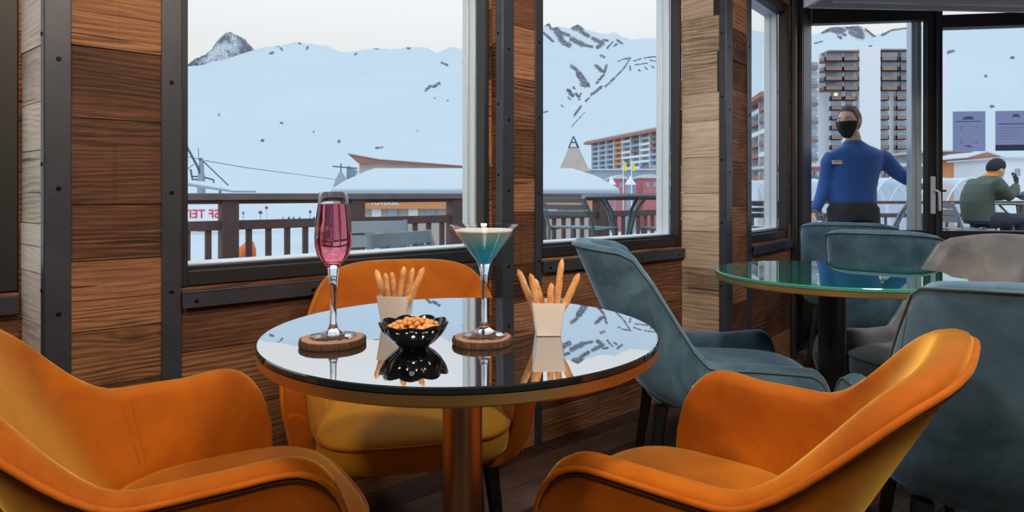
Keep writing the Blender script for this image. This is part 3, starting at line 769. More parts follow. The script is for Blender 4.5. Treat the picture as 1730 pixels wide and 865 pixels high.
def vnoise(shape, cells, seed):
    """smooth value noise on a grid"""
    r = np.random.default_rng(seed); out = np.zeros(shape); amp = 1.0
    for c0, c1 in cells:
        g = r.uniform(-1, 1, (c0+2, c1+2)); y = np.linspace(0, c0, shape[0]); x = np.linspace(0, c1, shape[1])
        iy = np.minimum(y.astype(int), c0); ix = np.minimum(x.astype(int), c1); fy = (y-iy)[:, None]; fx = (x-ix)[None]
        fy = fy*fy*(3-2*fy); fx = fx*fx*(3-2*fx)
        A = g[np.ix_(iy, ix)]; B = g[np.ix_(iy, ix+1)]; C_ = g[np.ix_(iy+1, ix)]; D_ = g[np.ix_(iy+1, ix+1)]
        out += amp*((A*(1-fx)+B*fx)*(1-fy)+(C_*(1-fx)+D_*fx)*fy); amp *= .5
    return out
STROKES = []
def strokes(ox, oy, sc, items):
    for pts, r in items: STROKES.append(([(ox+sc*a, oy+sc*b) for a, b in pts], max(1.5, r*sc*1.55)))
strokes(900, 0, .2544, [
 ([(75,165),(118,165),(120,190)],10), ([(75,220),(135,275)],10), ([(150,190),(185,250)],22), ([(185,215),(240,235)],12), ([(190,270),(240,300)],18), ([(260,260),(330,295)],18), ([(275,180),(320,190)],22), ([(320,210),(370,240)],14), ([(350,300),(395,312)],10), ([(400,255),(450,280)],14), ([(430,315),(465,290)],14), ([(470,265),(495,270)],10), ([(495,320),(530,280)],7), ([(540,305),(560,290)],7), ([(560,265),(595,290)],8),
 ([(255,440),(290,460),(300,500),(330,545),(370,570)],12), ([(310,480),(340,520),(365,560)],12), ([(320,560),(350,575)],10), ([(235,600),(265,635)],14), ([(235,645),(250,660)],8), ([(290,620),(310,660)],9), ([(270,580),(280,590)],7), ([(320,620),(310,640)],7), ([(425,440),(455,470)],14), ([(490,435),(470,500),(425,550)],9), ([(410,430),(420,435)],6), ([(450,370),(475,380)],9),
 ([(650,385),(600,460),(560,500),(510,550),(480,575)],6), ([(520,540),(540,520)],8), ([(455,580),(390,630)],10), ([(375,650),(355,670)],7), ([(320,705),(275,770)],8), ([(345,745),(260,840)],4), ([(590,395),(650,385)],5), ([(565,405),(580,405)],5),
 ([(670,405),(720,390)],5), ([(740,385),(870,370)],5), ([(680,430),(760,420)],5), ([(780,400),(830,408)],5), ([(850,405),(885,403)],5), ([(645,440),(650,465)],7), ([(700,465),(715,468)],6), ([(745,445),(760,460)],6), ([(790,440),(805,452)],6), ([(850,430),(862,430)],5), ([(885,420),(900,430)],5), ([(850,460),(865,462)],5), ([(890,460),(900,460)],5), ([(190,700),(205,710)],6), ([(75,745),(100,740)],6)])
strokes(290, 0, .3064, [
 ([(545,295),(560,290)],8), ([(745,270),(750,260)],7), ([(600,265),(610,275)],6), ([(700,235),(710,240)],6), ([(575,250),(590,255)],6), ([(1010,300),(1020,295)],6), ([(1110,265),(1140,270)],5), ([(1300,265),(1312,268)],6), ([(1490,345),(1520,360)],7), ([(1610,345),(1655,320)],10), ([(1620,285),(1650,290)],6), ([(1400,500),(1425,475)],8), ([(1440,480),(1475,460)],9), ([(260,628),(262,632)],7), ([(603,680),(610,680)],8), ([(783,726),(784,728)],6), ([(785,749),(786,751)],6), ([(498,776),(503,774)],9), ([(921,782),(925,776)],9), ([(1130,815),(1160,812)],8), ([(1450,540),(1452,541)],5), ([(1518,555),(1524,555)],5), ([(1355,721),(1356,723)],6)])
strokes(1340, 20, .2313, [([(215,145),(270,130),(330,150)],16), ([(330,180),(350,190)],12), ([(300,120),(370,135)],18), ([(400,110),(480,130),(500,180)],26), ([(420,150),(470,180)],18), ([(540,130),(590,170)],16), ([(350,150),(380,170)],12), ([(650,170),(720,130),(870,110)],11), ([(155,230),(215,215)],6), ([(540,265),(570,250)],10)])
strokes(1200, 0, .52, [([(894,247),(897,247)],5), ([(978,187),(984,187)],5), ([(760,175),(790,165)],5), ([(912,345),(920,345)],5)])
RIDGE = [(-400,170),(-100,120),(150,118),(305,114),(340,110),(380,100),(430,84),(445,80),(470,77),(490,73),(505,72),(530,75),(550,77),(565,84),(578,88),(600,86),(625,82),(640,81),(660,84),(690,79),(705,80),(720,81),(735,87),(742,88),(760,80),(780,82),(797,86),(850,70),(900,46),(916,44),(928,39),(932,47),(942,45),(961,48),(976,40),(986,48),(1002,53),(1012,56),(1027,57),(1037,53),(1053,62),(1065,67),(1093,64),(1134,66),(1200,62),(1270,50),(1310,60),(1350,62),(1378,58),(1393,51),(1405,46),(1420,45),(1450,44),(1462,47),(1478,60),(1490,56),(1510,49),(1545,45),(1600,38),(1660,34),(1730,30),(1900,40),(2400,60)]
def mountain(name, prof, px0, px1, step, rows, Ya, Yb, zb, power, amp, jag, seed, use_strokes=True, rockall=None, front=None):
    px = np.arange(px0, px1, step); a = (px-CX)/FPX
    ry = np.interp(px, [p[0] for p in prof], [p[1] for p in prof])
    r = np.random.default_rng(seed)
    j = np.interp(px, px[::4], r.normal(0, 1, len(px[::4])))*.6+r.normal(0, 1, len(px))*.25
    kk = np.hanning(61); kk /= kk.sum(); rs_ = np.convolve(np.pad(ry, 30, mode='edge'), kk, mode='valid')
    zr = CAMZ+(HZ-ry-j*jag)*Yb/FPX; zs = CAMZ+(HZ-rs_)*Yb/FPX
    s = np.linspace(0, 1, rows)[:, None]
    Y = Ya+(Yb-Ya)*s+0*a[None]; Z = zb+(zs[None]-zb)*s**power+(zr-zs)[None]*s**(14 if amp < 10 else 3)
    nz = vnoise(Z.shape, ((4, 14), (10, 40), (24, 110), (50, 260)), seed+1)
    Z = Z+amp*nz*np.sin(PI*np.clip(s, 0, 1))**.8
    back = []
    X = a[None]*Y
    pyx = CX+FPX*X/Y; pyy = HZ-(Z-CAMZ)*FPX/Y
    rock = np.zeros_like(Z)
    if use_strokes:
        for pts, rad in STROKES:
            for (x0, y0), (x1, y1) in zip(pts[:-1], pts[1:]):
                m = (pyx > min(x0, x1)-rad*2-3) & (pyx < max(x0, x1)+rad*2+3) & (pyy > min(y0, y1)-rad*2-3) & (pyy < max(y0, y1)+rad*2+3)
                if not m.any(): continue
                qx, qy = pyx[m], pyy[m]; dx, dy = x1-x0, y1-y0; L = dx*dx+dy*dy+1e-6
                tt = np.clip(((qx-x0)*dx+(qy-y0)*dy)/L, 0, 1); d = np.hypot(qx-x0-tt*dx, qy-y0-tt*dy)
                rock[m] = np.maximum(rock[m], np.clip(1.35-d/rad, 0, 1))
    if rockall is not None: rock[:] = rockall+.28*vnoise(Z.shape, ((6, 10), (14, 24), (30, 50)), seed+5)
    nb = 8
    sb = np.linspace(1/nb, 1, nb)[:, None]
    Yb_ = Yb+sb*(Yb-Ya)*.6; Zb_ = zr[None]-(zr[None]-zb)*sb**.8; Xb_ = a[None]*Yb_
    X = np.concatenate([X, Xb_]); Y = np.concatenate([Y, Yb_+0*a[None]]); Z = np.concatenate([Z, Zb_]); rock = np.concatenate([rock, np.zeros_like(Xb_)])
    V = np.stack([X, Y, Z], -1).reshape(-1, 3)
    o = struct(raw_mesh(name, V, quads(X.shape[0], X.shape[1]), M['mountain'], rock.ravel()))
    return o
mountain('snow_mountain', RIDGE, -400, 2200, 2.0, 170, 200, 1500, -6.5, 1.25, 5.0, .9, 3)
PEAK = [(285,125),(308,114),(318,108),(330,100),(345,92),(358,83),(363,74),(369,66),(376,59),(383,54),(392,55),(398,58),(404,61),(410,64),(415,67),(420,74),(426,80),(432,86),(450,105),(470,120)]
mountain('rocky_peak', PEAK, 284, 472, 1.2, 70, 1900, 2500, 330, .9, 16, 1.0, 9, False, .86)
# snowy valley floor
ya = np.array([3, 4, 5.5, 7, 9, 12, 16, 22, 30, 42, 60, 85, 120, 160, 200, 260.]); aa = np.linspace(-1.6, 1.6, 60)
X = aa[None]*ya[:, None]; Yg = ya[:, None]+0*aa[None]; Zg = np.array([gz(y) for y in ya])[:, None]+0*aa[None]
struct(raw_mesh('snow_ground', np.stack([X, Yg, Zg], -1).reshape(-1, 3), quads(len(ya), 60), M['snow']))
# ---- materials of the village; red, rust and grey paled to paint in haze
M['bl_white'] = plain('white_render', (.78, .80, .84), .8, 0, .05, .3)
M['bl_glass'] = plain('dark_blue_window', (.30, .38, .48), .2, 0, .35, .6)
M['bl_brown'] = plain('brown_balcony_wood', (.28, .195, .18), .8, 0, .3, .5)
M['bl_red'] = plain('red_painted_wood', (.52, .17, .18), .7, 0, .2, .8)
M['bl_rust'] = plain('rust_red_roof_edge', (.40, .17, .13), .7, 0, .25, .5)
M['bl_orange'] = plain('orange_chalet_wood', (.72, .30, .12), .7, 0, .2, .8)
M['bl_grey'] = plain('blue_grey_cladding', (.36, .42, .51), .7, 0, .2, .5)
M['bl_beige'] = plain('beige_plank_wall', (.50, .42, .38), .8, 0, .2, .8)
M['dark_pole'] = plain('dark_metal_pole', (.10, .12, .15), .5, .3, .1, 2)
M['grey_pole'] = plain('grey_lift_steel', (.30, .36, .44), .5, .2, .1, 1)
M['yellow'] = plain('yellow_cloth', (.85, .75, .08), .7)
M['red_sign'] = plain('red_paint', (.75, .04, .07), .5)
M['white_sheet'] = plain('white_sheet', (.80, .84, .90), .7)
M['orange_pad'] = plain('orange_plastic', (.95, .22, .04), .6, 0, .1, 5)
t = NT('lit_window'); t.p(Base_Color=(.8, .6, .35), Emission_Color=(1, .70, .36), Emission_Strength=1.1); M['lit'] = t.mat
def pxbox(m, x0, x1, y0, y1, Y, dep, z1=None):
    a = at(x0, y0, Y); b = at(x1, y1, Y)
    m.box(a.x, b.x, Y, Y+dep, b.z if z1 is None else z1, a.z)
# apartment tower
YT = 150.0; gT = gz(YT)
tw = thing('apartment_tower', (at(1460, 330, YT).x, YT, gT), 'tall white apartment tower with stacked brown balconies, behind the waiter', 'building'); off = tw.location
m = MB()
for x0, x1, yt, dy in ((1383, 1403, 92, 2), (1403, 1452, 86, 0), (1452, 1488, 79, -1.5), (1488, 1548, 84, 1), (1548, 1600, 84, 1)):
    pxbox(m, x0, x1, yt, 0, YT+dy, 16, gT)
m.build('wall', M['bl_white'], tw, off=off, bevel=.1)
def tower_bay(x0, x1, yt, rail, dep, glassx=None):
    w = MB(); pxbox(w, *(glassx or (x0+1, x1-1)), yt, yt+8, YT-.25, .4); w.build('window', M['bl_glass'], tw, off=off)
    b = MB(); pxbox(b, x0, x1, yt+8, yt+15.2, YT-dep, .25); pxbox(b, x0, x1, yt+14, yt+15.2, YT-dep, dep+.3); pxbox(b, x0, x0+1.2, yt+8, yt+15, YT-dep, dep+.2); pxbox(b, x1-1.2, x1, yt+8, yt+15, YT-dep, dep+.2)
    b.build('balcony', rail, tw, off=off)
for i in range(4):
    y = 88+16.6*i
    tower_bay(1394, 1424, y, M['bl_brown'], 2.6); tower_bay(1425, 1451, y, M['bl_brown'], 1.7, (1428, 1442))
    tower_bay(1489, 1517, y, M['bl_brown'], 1.6); tower_bay(1521, 1546, y, M['bl_brown'], 1.6)
for i in range(4, 13):
    y = 88+16.6*i
    if i < 6: tower_bay(1427, 1447, y, M['bl_brown'], 1.2, (1430, 1440))
    tower_bay(1404, 1423, y, M['bl_brown'], .9); tower_bay(1484, 1502, y, M['bl_brown'], .9); tower_bay(1515, 1533, y, M['bl_brown'], .9)
m = MB(); pxbox(m, 1400, 1452, 84.5, 87, YT-1.6, 18); pxbox(m, 1488, 1548, 82.5, 84.6, YT-1.2, 18); m.build('roof', M['bl_brown'], tw, off=off)
m = MB(); pxbox(m, 1409, 1415, 157, 162, YT-.3, .3); m.build('lit_window', M['lit'], tw, off=off)
YN = 142.0
tn_ = thing('apartment_block', (at(1377, 330, YN).x, YN, gz(YN)), 'narrow white block with one balcony column, left of the tall tower', 'building'); off = tn_.location
m = MB(); pxbox(m, 1340, 1383, 96, 0, YN, 14, gz(YN)); m.build('wall', M['bl_white'], tn_, off=off)
for i in range(13):
    y = 105+15.5*i
    w = MB(); pxbox(w, 1372, 1382, y, y+6, YN-.3, .4); w.build('window', M['bl_glass'], tn_, off=off)
    b = MB(); pxbox(b, 1371.5, 1382.5, y+6, y+12, YN-.9, 1.0); b.build('balcony', M['bl_grey' if i % 2 else 'bl_brown'], tn_, off=off)
# long residences in perspective
def residence(label, A, B, zt, zb_, floors, bays, pal, seed, zground, roof=True, endw=.03, dep=14):
    A = Vector((A[0], A[1], 0)); B = Vector((B[0], B[1], 0)); d = (B-A); L = d.length; d.normalize(); n = Vector((d.y, -d.x, 0))
    g = thing('residence', ((A.x+B.x)/2, (A.y+B.y)/2, zground), label, 'building'); off = g.location
    r = random.Random(seed)
    m = MB(); m.obox(A+ZUP*zground, d*L, -n*dep, ZUP*(zt-zground)); m.build('wall', M['bl_white'], g, off=off)
    fh = (zt-zb_)/floors; bw_ = L*(1-endw)/bays
    for i in range(floors):
        z0 = zb_+fh*i
        w = MB(); w.obox(A+d*(L*endw)+ZUP*(z0+fh*.42)+n*.02, d*L*(1-endw), n*.15, ZUP*fh*.5); w.build('window', M['bl_glass'], g, off=off)
        for k in range(bays):
            b = MB(); u = L*endw+bw_*k
            b.obox(A+d*(u+.1)+ZUP*z0+n*.0, d*(bw_-.2), n*1.5, ZUP*.25); b.obox(A+d*(u+.1)+ZUP*z0+n*1.4, d*(bw_-.2), n*.12, ZUP*fh*.40)
            b.build('balcony', M[pal(i, k, r)], g, off=off)
    m = MB()
    for k in range(bays+1): m.obox(A+d*(L*endw+bw_*k-.15)+ZUP*zb_, d*.3, n*1.6, ZUP*(zt-zb_))
    m.build('divider', M['bl_white'], g, off=off)
    if roof:
        m = MB(); m.obox(A-d*2+ZUP*(zt-.2)-n*(dep+1), d*(L+4 if dep > 5 else L), n*(dep+4), ZUP*.9); m.build('roof', M['bl_rust'], g, off=off)
        m = MB(); m.obox(A-d*1.6+ZUP*(zt+.7)-n*(dep+.6), d*(L+3.2 if dep > 5 else L-2), n*(dep+3), ZUP*.5); m.build('roof_snow', M['snow'], g, off=off)
    return g
a = at(1002, 240, 235); b = at(1162, 209, 174)
residence('long residence with rust-red roof edge, seen in the second window', (a.x, 235), (b.x, 174), 19.6, 9.0, 6, 10, lambda i, k, r: 'bl_grey' if k < 3 else ('bl_orange' if (k in (3,)) or (k > 7 and r.random() < .4) else r.choice(['bl_white', 'bl_white', 'bl_brown', 'bl_grey'])), 3, gz(200), dep=6)
a = at(1236, 196, 172); b = at(1316, 160, 122)
residence('residence with white and brown balcony bands, seen in the narrow window', (a.x, 172), (b.x, 122), 20.4, 4.0, 7, 5, lambda i, k, r: 'bl_brown' if i % 2 else ('bl_white' if r.random() < .7 else 'bl_rust'), 5, gz(150), True, .0, 3)
# low snow-roofed restaurant beyond the terrace
YH = 30.0
ht = thing('snowy_restaurant', (at(815, 330, YH).x, YH, gz(YH)), 'low orange restaurant under a thick snow roof beyond the railing', 'building'); off = ht.location
xl, xr = at(560, 0, YH).x, at(1046, 0, YH).x
ze = CAMZ+9*YH/FPX; zr_ = CAMZ+44*33.5/FPX
m = MB(); m.box(xl+.6, xr-1.2, YH+.8, YH+8, gz(YH), ze); m.build('wall', M['bl_beige'], ht, off=off)
m = MB(); m.box(xl+.3, xr-.9, YH+.35, YH+.5, CAMZ-25*YH/FPX, CAMZ-9.5*YH/FPX); sg = m.build('fascia', M['bl_orange'], ht, off=off)
m = MB()
rows = []
nn_ = 60
for j in range(15):
    v = j/14; row = []
    for k in range(nn_+1):
        u = k/nn_
        p0 = Vector((xl+(xr-xl)*u, YH, ze)); pr = Vector((xl+1.3+(xr-1.9-xl-1.3)*u, YH+3.6, zr_))
        p = p0.lerp(pr, v); p.z += .10*mnoise.noise(Vector((p.x*.6, p.y*.6, 1)))*math.sin(PI*min(1, v*1.4)) + (.10*math.sin(PI*v)+.02*mnoise.noise(Vector((p.x*3, 0, 4))) if v < .99 else 0)
        row.append(p)
    rows.append(row)
rows.append([Vector((p.x, YH+7.5, ze)) for p in rows[-1]])
low = [Vector((p.x, p.y, p.z-.13)) for p in rows[0]]
m.grid([low]+rows); m.build('snow_roof', M['snow'], ht, smooth=60, off=off)
m = MB(); m.box(xl-.05, xr+.05, YH-.02, YH+.1, ze-.24, ze-.10); m.box(xl, xr, YH+.1, YH+.8, ze-.22, ze-.14); m.build('eave', M['bl_grey'], ht, off=off)
for k, px in enumerate((628, 655, 690, 720, 925, 960)):
    w = MB(); pxbox(w, px, px+16, 353, 366, YH+.7, .15); w.build('window', M['bl_glass' if k % 2 else 'white_sheet'], ht, off=off)
def text(name, s, mat, parent, loc, size, rot=(PI/2, 0, 0), depth=.004, flip=False, bold=0.0):
    cu = bpy.data.curves.new(name, 'FONT'); cu.body = s; cu.size = size; cu.extrude = depth; cu.align_x = 'CENTER'; cu.align_y = 'CENTER'; cu.offset = bold
    tmp = bpy.data.objects.new(name, cu); COL.objects.link(tmp)
    dg = bpy.context.evaluated_depsgraph_get(); dg.update()
    me = bpy.data.meshes.new_from_object(tmp.evaluated_get(dg)); bpy.data.objects.remove(tmp)
    me.name = name; me.materials.clear(); me.materials.append(mat)
    if flip:
        for v in me.vertices: v.co.x = -v.co.x
        me.flip_normals()
    o = bpy.data.objects.new(name, me); link(o, parent); o.location = loc; o.rotation_euler = rot; return o
p = at(650, 342.6, YH+.34)
text('lettering', 'TOVERSIL', M['white_sheet'], sg, p-Vector(off), .32, bold=.006)
# lodge with the long rust-red roof edge
YR = 62.0
lg = thing('mountain_lodge', (at(700, 330, YR).x, YR, gz(YR)), 'lodge with a long slanting rust-red roof edge, behind the snowy restaurant', 'building'); off = lg.location
m = MB(); m.prism([at(587, 260, YR), at(606, 276.5, YR), at(640, 274.5, YR), at(806, 284.6, YR), at(806, 282.5, YR), at(640, 270, YR)], (0, 12, 0)); m.build('roof_edge', M['bl_rust'], lg, off=off)
m = MB(); m.prism([at(586, 259.6, YR-.2), at(640, 269.4, YR-.2), at(806, 282.2, YR-.2), at(806, 280.8, YR-.2), at(640, 267.8, YR-.2), at(590, 258.4, YR-.2)], (0, 14, 0)); m.build('roof_snow', M['snow'], lg, off=off)
m = MB(); a = at(605, 270, YR+.6); b = at(806, 330, YR+.6); m.prism([Vector((a.x, a.y, gz(YR))), Vector((b.x, b.y, gz(YR))), at(806, 284, YR+.6), at(640, 274, YR+.6), at(607, 276, YR+.6)], (0, 10, 0)); m.build('wall', M['bl_beige'], lg, off=off)
# tall sail-like tower with mast
YS = 48.0
st = thing('sail_tower', (at(577, 330, YS).x, YS, gz(YS)), 'grey sail-shaped slatted tower with a cross mast, beside the snowy restaurant', 'tower'); off = st.location
rows = []
for k in range(13):
    v = k/12; hw = 15.0*(1-v**2.2)+.4; z = CAMZ-6*YS/FPX+(52-6)*YS/FPX*v
    c = at(577-1.5*v, 330, YS); rows.append([Vector((c.x+hw*YS/FPX*math.cos(a), YS+hw*.6*YS/FPX*math.sin(a), gz(YS) if k == 0 else z)) for a in [2*PI*i/16 for i in range(16)]])
m = MB(); m.grid(rows, wrap=True); m.build('shell', M['grey_pole'], st, smooth=30, off=off)
m = MB(); m.tube([at(576, 290, YS), at(576, 276, YS)], .05, 6); m.tube([at(562, 281, YS), at(604, 284.5, YS)], .05, 6); m.build('mast', M['dark_pole'], st, off=off)
m = MB()
for k in range(7): m.tube([at(588, 284+k*4, YS+.5), at(605-k*1.5, 290+k*3.4, YS+.3)], [.22, .05], 6)
m.build('bracket', M['grey_pole'], st, off=off)
# chair-lift pylon with boom and cables
YP = 60.0; sp_ = YP/FPX
py = thing('lift_pylon', (at(340, 330, YP).x, YP, gz(YP)), 'blue-grey ski-lift pylon with slanting boom and cross arms at the left', 'pylon'); off = py.location
m = MB(); b = at(340.5, 345, YP); tp = at(340, 268, YP); m.tube([Vector((b.x, YP, gz(YP))), b, at(340, 312, YP), tp], [.42, .40, .36, .16], 14); m.build('mast', M['grey_pole'], py, smooth=40, off=off)
m = MB(); m.tube([at(312, 241, YP-.5), at(334, 282, YP-.4), at(342, 306, YP)], [.11, .11, .08], 8); m.build('boom', M['dark_pole'], py, smooth=40, off=off)
m = MB(); m.tube([at(322, 286, YP), at(325, 303, YP), at(345, 304, YP)], .09, 8); m.tube([at(323, 298, YP), at(340, 298.5, YP)], .07, 8); m.tube([at(344, 299, YP), at(361, 304, YP), at(361, 313, YP)], .08, 8); m.build('arm', M['dark_pole'], py, smooth=40, off=off)
m = MB(); m.ball(at(339.5, 270, YP), .20, 10, 6); m.tube([at(335, 250, YP), at(336, 270, YP)], .03, 6); m.build('pulley_head', M['dark_pole'], py, smooth=40, off=off)
m = MB(); m.tube([at(345, 271, YP), at(420, 284, YP+4), at(566, 303, YP+30)], .035, 6); m.build('cable', M['dark_pole'], py, off=off)
m = MB(); m.tube([at(343, 272, YP), at(398, 325, YP)], .06, 6); m.build('stay_rod', M['dark_pole'], py, off=off)
m = MB(); m.tube([at(337, 269, YP), at(306, 262, YP)], .03, 6); m.tube([at(330, 276, YP), at(306, 293, YP)], .03, 6); m.build('cable', M['dark_pole'], py, off=off)
YQ = 53.0
sh_ = thing('lift_shelter', (at(345, 345, YQ).x, YQ, gz(YQ)), 'low lift shelter with a snowy slanting roof below the pylon', 'shelter'); off = sh_.location
m = MB(); m.prism([at(296, 311, YQ), at(392, 325, YQ), at(392, 322, YQ), at(296, 307, YQ)], (0, 5, 0)); m.build('roof', M['grey_pole'], sh_, off=off)
m = MB(); m.prism([at(296, 307, YQ), at(392, 322, YQ), at(385, 319.5, YQ), at(296, 304.5, YQ)], (0, 5, 0)); m.build('roof_snow', M['snow'], sh_, off=off)
for px in (306, 372):
    m = MB(); a = at(px, 316, YQ+.8); m.tube([a, (a.x, a.y, gz(YQ))], .12, 8); m.build('post', M['grey_pole'], sh_, off=off)
# banner seen from behind, lettering mirrored
YB = 40.0
bn = thing('banner', (at(340, 360, YB).x, YB, gz(YB)), 'white banner with red mirrored lettering behind the railing at the left', 'banner'); off = bn.location
m = MB(); a = at(300, 344.5, YB); b = at(381, 373.5, YB); m.box(a.x, b.x, YB, YB+.03, b.z, a.z); bs = m.build('sheet', M['white_sheet'], bn, off=off)
for px in (300, 381):
    m = MB(); a = at(px, 342, YB+.05); m.tube([a, (a.x, a.y, gz(YB))], .04, 8); m.build('post', M['grey_pole'], bn, off=off)
text('lettering', 'SF TEIT', M['red_sign'], bs, at(339, 362, YB-.012)-Vector(off), .76, flip=True, bold=.012)
# pyramid hut
YY = 72.0
pv = thing('pyramid_hut', (at(970, 330, YY).x, YY+2, gz(YY)), 'pointed pyramid roof with a glass tip above the snow in the second window', 'hut'); off = pv.location
ap = at(969, 230, YY+2); zb_ = CAMZ+38*YY/FPX; hb = 25.5*YY/FPX
sq = [Vector((ap.x+sx_*hb, YY+2+sy_*hb, zb_)) for sx_, sy_ in ((-1, -1), (1, -1), (1, 1), (-1, 1))]
cut = .68; up_ = [q_.lerp(ap, cut) for q_ in sq]
m = MB(); m.grid([sq+[sq[0]], up_+[up_[0]]]); m.build('roof', M['bl_beige'], pv, off=off)
m = MB()
for i in range(4):
    m.tube([up_[i], ap], .07, 6)
    for f_ in (.0, .45): m.tube([up_[i].lerp(ap, f_), up_[(i+1) % 4].lerp(ap, f_)], .05, 6)
tf = m.build('tip_frame', M['dark_pole'], pv, off=off)
m = MB(); m.grid([[q_.lerp(ap, .0) for q_ in up_]+[up_[0]], [q_.lerp(ap, .97) for q_ in up_]+[up_[0].lerp(ap, .97)]]); m.build('tip_glass', M['pane'], tf, off=off)
m = MB(); m.box(ap.x-hb*.8, ap.x+hb*.8, YY+2-hb*.8, YY+2+hb*.8, gz(YY), zb_); m.build('wall', M['bl_grey'], pv, off=off)
# low gallery with snowy flat roof, red huts, tents, flags
YG = 95.0
gl_ = thing('shopping_gallery', (at(1075, 330, YG).x, YG, gz(YG)), 'low dark gallery with a flat snowy roof below the long residence', 'building'); off = gl_.location
m = MB(); a = at(985, 287, YG); b = at(1190, 287, YG); m.box(a.x, b.x, YG, YG+14, at(0, 287.5, YG).z, at(0, 285, YG).z); m.build('roof_snow', M['snow'], gl_, off=off)
m = MB(); m.box(a.x+.5, b.x-.5, YG+.5, YG+13, gz(YG), at(0, 287.5, YG).z); m.build('wall', M['bl_grey'], gl_, off=off)
def hut(label, x0, x1, yt, Y, mat, wins):
    g = thing('wooden_hut', (at((x0+x1)/2, 330, Y).x, Y, gz(Y)), label, 'hut'); off = g.location
    m = MB(); pxbox(m, x0, x1, yt, 0, Y, 5, gz(Y)); m.build('wall', M[mat], g, off=off)
    m = MB(); e = 2; m.prism([at(x0-e, yt+1, Y-.3), at(x1+e, yt+1, Y-.3), at(x1+e, yt-2, Y-.3), at((x0+x1)/2, yt-6, Y-.3), at(x0-e, yt-2, Y-.3)], (0, 5.8, 0)); m.build('snow_roof', M['snow'], g, off=off)
    for w_ in wins:
        m = MB(); pxbox(m, w_, w_+6, yt+8, yt+16, Y-.06, .1); m.build('window', M['bl_glass'], g, off=off)
hut('small red hut with snow roof left of the flag poles', 1040, 1058, 301, 60, 'bl_red', (1046,))
hut('larger red hut with snow roof right of the flag poles', 1086, 1114, 300, 62, 'bl_red', (1091, 1103))
def tent(label, px, yt, yb, hw, Y):
    g = thing('party_tent', (at(px, 330, Y).x, Y, gz(Y)), label, 'tent'); off = g.location; c = at(px, yt, Y); zb2 = at(px, yb, Y).z; w_ = hw*Y/FPX
    m = MB(); m.lathe([(w_, zb2-off.z), (w_*.55, (zb2*.6+c.z*.4)-off.z), (w_*.2, (zb2*.25+c.z*.75)-off.z), (0, c.z-off.z)], 8); m.build('canopy', M['white_sheet'], g, smooth=30)
    m = MB()
    for k in range(4):
        a_ = PI/4+k*PI/2; m.tube([(w_*.9*math.cos(a_), w_*.9*math.sin(a_), zb2-off.z), (w_*.9*math.cos(a_), w_*.9*math.sin(a_), 0)], .05, 6)
    m.build('pole', M['grey_pole'], g)
tent('white pointed tent between the two red huts', 1065, 296, 312, 10, 55)
tent('white pointed tent at the right edge of the second window', 1127, 292, 314, 11, 56)
tent('small white pointed tent left of the small red hut', 1033, 297, 312, 8, 58)
for px, yt, yb, lb in ((1053, 273, 288, 'leftmost yellow feather flag beyond the terrace'), (1067, 274, 288, 'middle yellow feather flag beyond the terrace'), (1128, 272, 290, 'rightmost yellow feather flag, at the edge of the second window')):
    Y = 52.0; g = thing('flag', (at(px, 330, Y).x, Y, gz(Y)), lb, 'flag', 'yellow flags'); off = g.location
    m = MB(); a = at(px, yt-2, Y); m.tube([a, (a.x, a.y, gz(Y))], .035, 6); m.build('pole', M['white_sheet'], g, off=off)
    m = MB(); rows = [[at(px+.3+u_*5, yt+(yb-yt)*v_+u_*1.5, Y)+Vector((0, .12*math.sin(u_*3+v_*2), 0)) for u_ in (0, .25, .5, .75, 1)] for v_ in (0, .33, .66, 1)]
    m.grid(rows); m.grid([[p_+Vector((0, .012, 0)) for p_ in r_] for r_ in rows], flip=True); m.build('cloth', M['yellow'], g, smooth=60, off=off)
# shops behind the waiter and to the right
YW = 75.0
sg_ = thing('shop_row', (at(1450, 330, YW).x, YW, gz(YW)), 'low row of shops with red sign boards behind the waiter', 'building'); off = sg_.location
m = MB(); pxbox(m, 1330, 1566, 300, 0, YW, 9, gz(YW)); m.build('wall', M['bl_beige'], sg_, off=off)
m = MB(); pxbox(m, 1325, 1568, 276, 281, YW-2.2, 12); m.build('roof_snow', M['snow'], sg_, off=off)
m = MB(); pxbox(m, 1325, 1568, 281, 284, YW-2.2, 12); m.build('canopy', M['bl_brown'], sg_, off=off)
m = MB(); pxbox(m, 1330, 1392, 284, 290, YW-1.9, .3); pxbox(m, 1495, 1566, 284, 288, YW-1.9, .3); m.build('sign_board', M['bl_red'], sg_, off=off)
for px in range(1340, 1566, 12):
    m = MB(); pxbox(m, px, px+2.2, 284, 325, YW-1.8, .3); m.build('post', M['bl_brown'], sg_, off=off)
for px in range(1344, 1560, 12):
    m = MB(); pxbox(m, px, px+7, 303, 318, YW-.12, .2); m.build('window', M['bl_glass'], sg_, off=off)
YX = 88.0
s2 = thing('shop_building', (at(1615, 330, YX).x, YX, gz(YX)), 'two-storey shop with lit windows and snowy ledges right of the door', 'building'); off = s2.location
m = MB(); pxbox(m, 1578, 1640, 258, 0, YX, 10, gz(YX)); m.build('wall', M['bl_grey'], s2, off=off)
for y in (256, 281, 303):
    m = MB(); pxbox(m, 1575, 1644, y-3, y, YX-1.5, 11); m.build('snow_ledge', M['snow'], s2, off=off)
    m = MB(); pxbox(m, 1575, 1644, y, y+3, YX-1.3, 11); m.build('canopy', M['bl_rust' if y < 260 else 'bl_brown'], s2, off=off)
for px in (1586, 1596, 1606): 
    m = MB(); pxbox(m, px, px+7, 266, 274, YX-.1, .2); m.build('lit_window', M['lit'], s2, off=off)
for px in (1588, 1600, 1622):
    m = MB(); pxbox(m, px, px+7, 289, 297, YX-.1, .2); m.build('lit_window', M['lit'], s2, off=off)
YC = 80.0
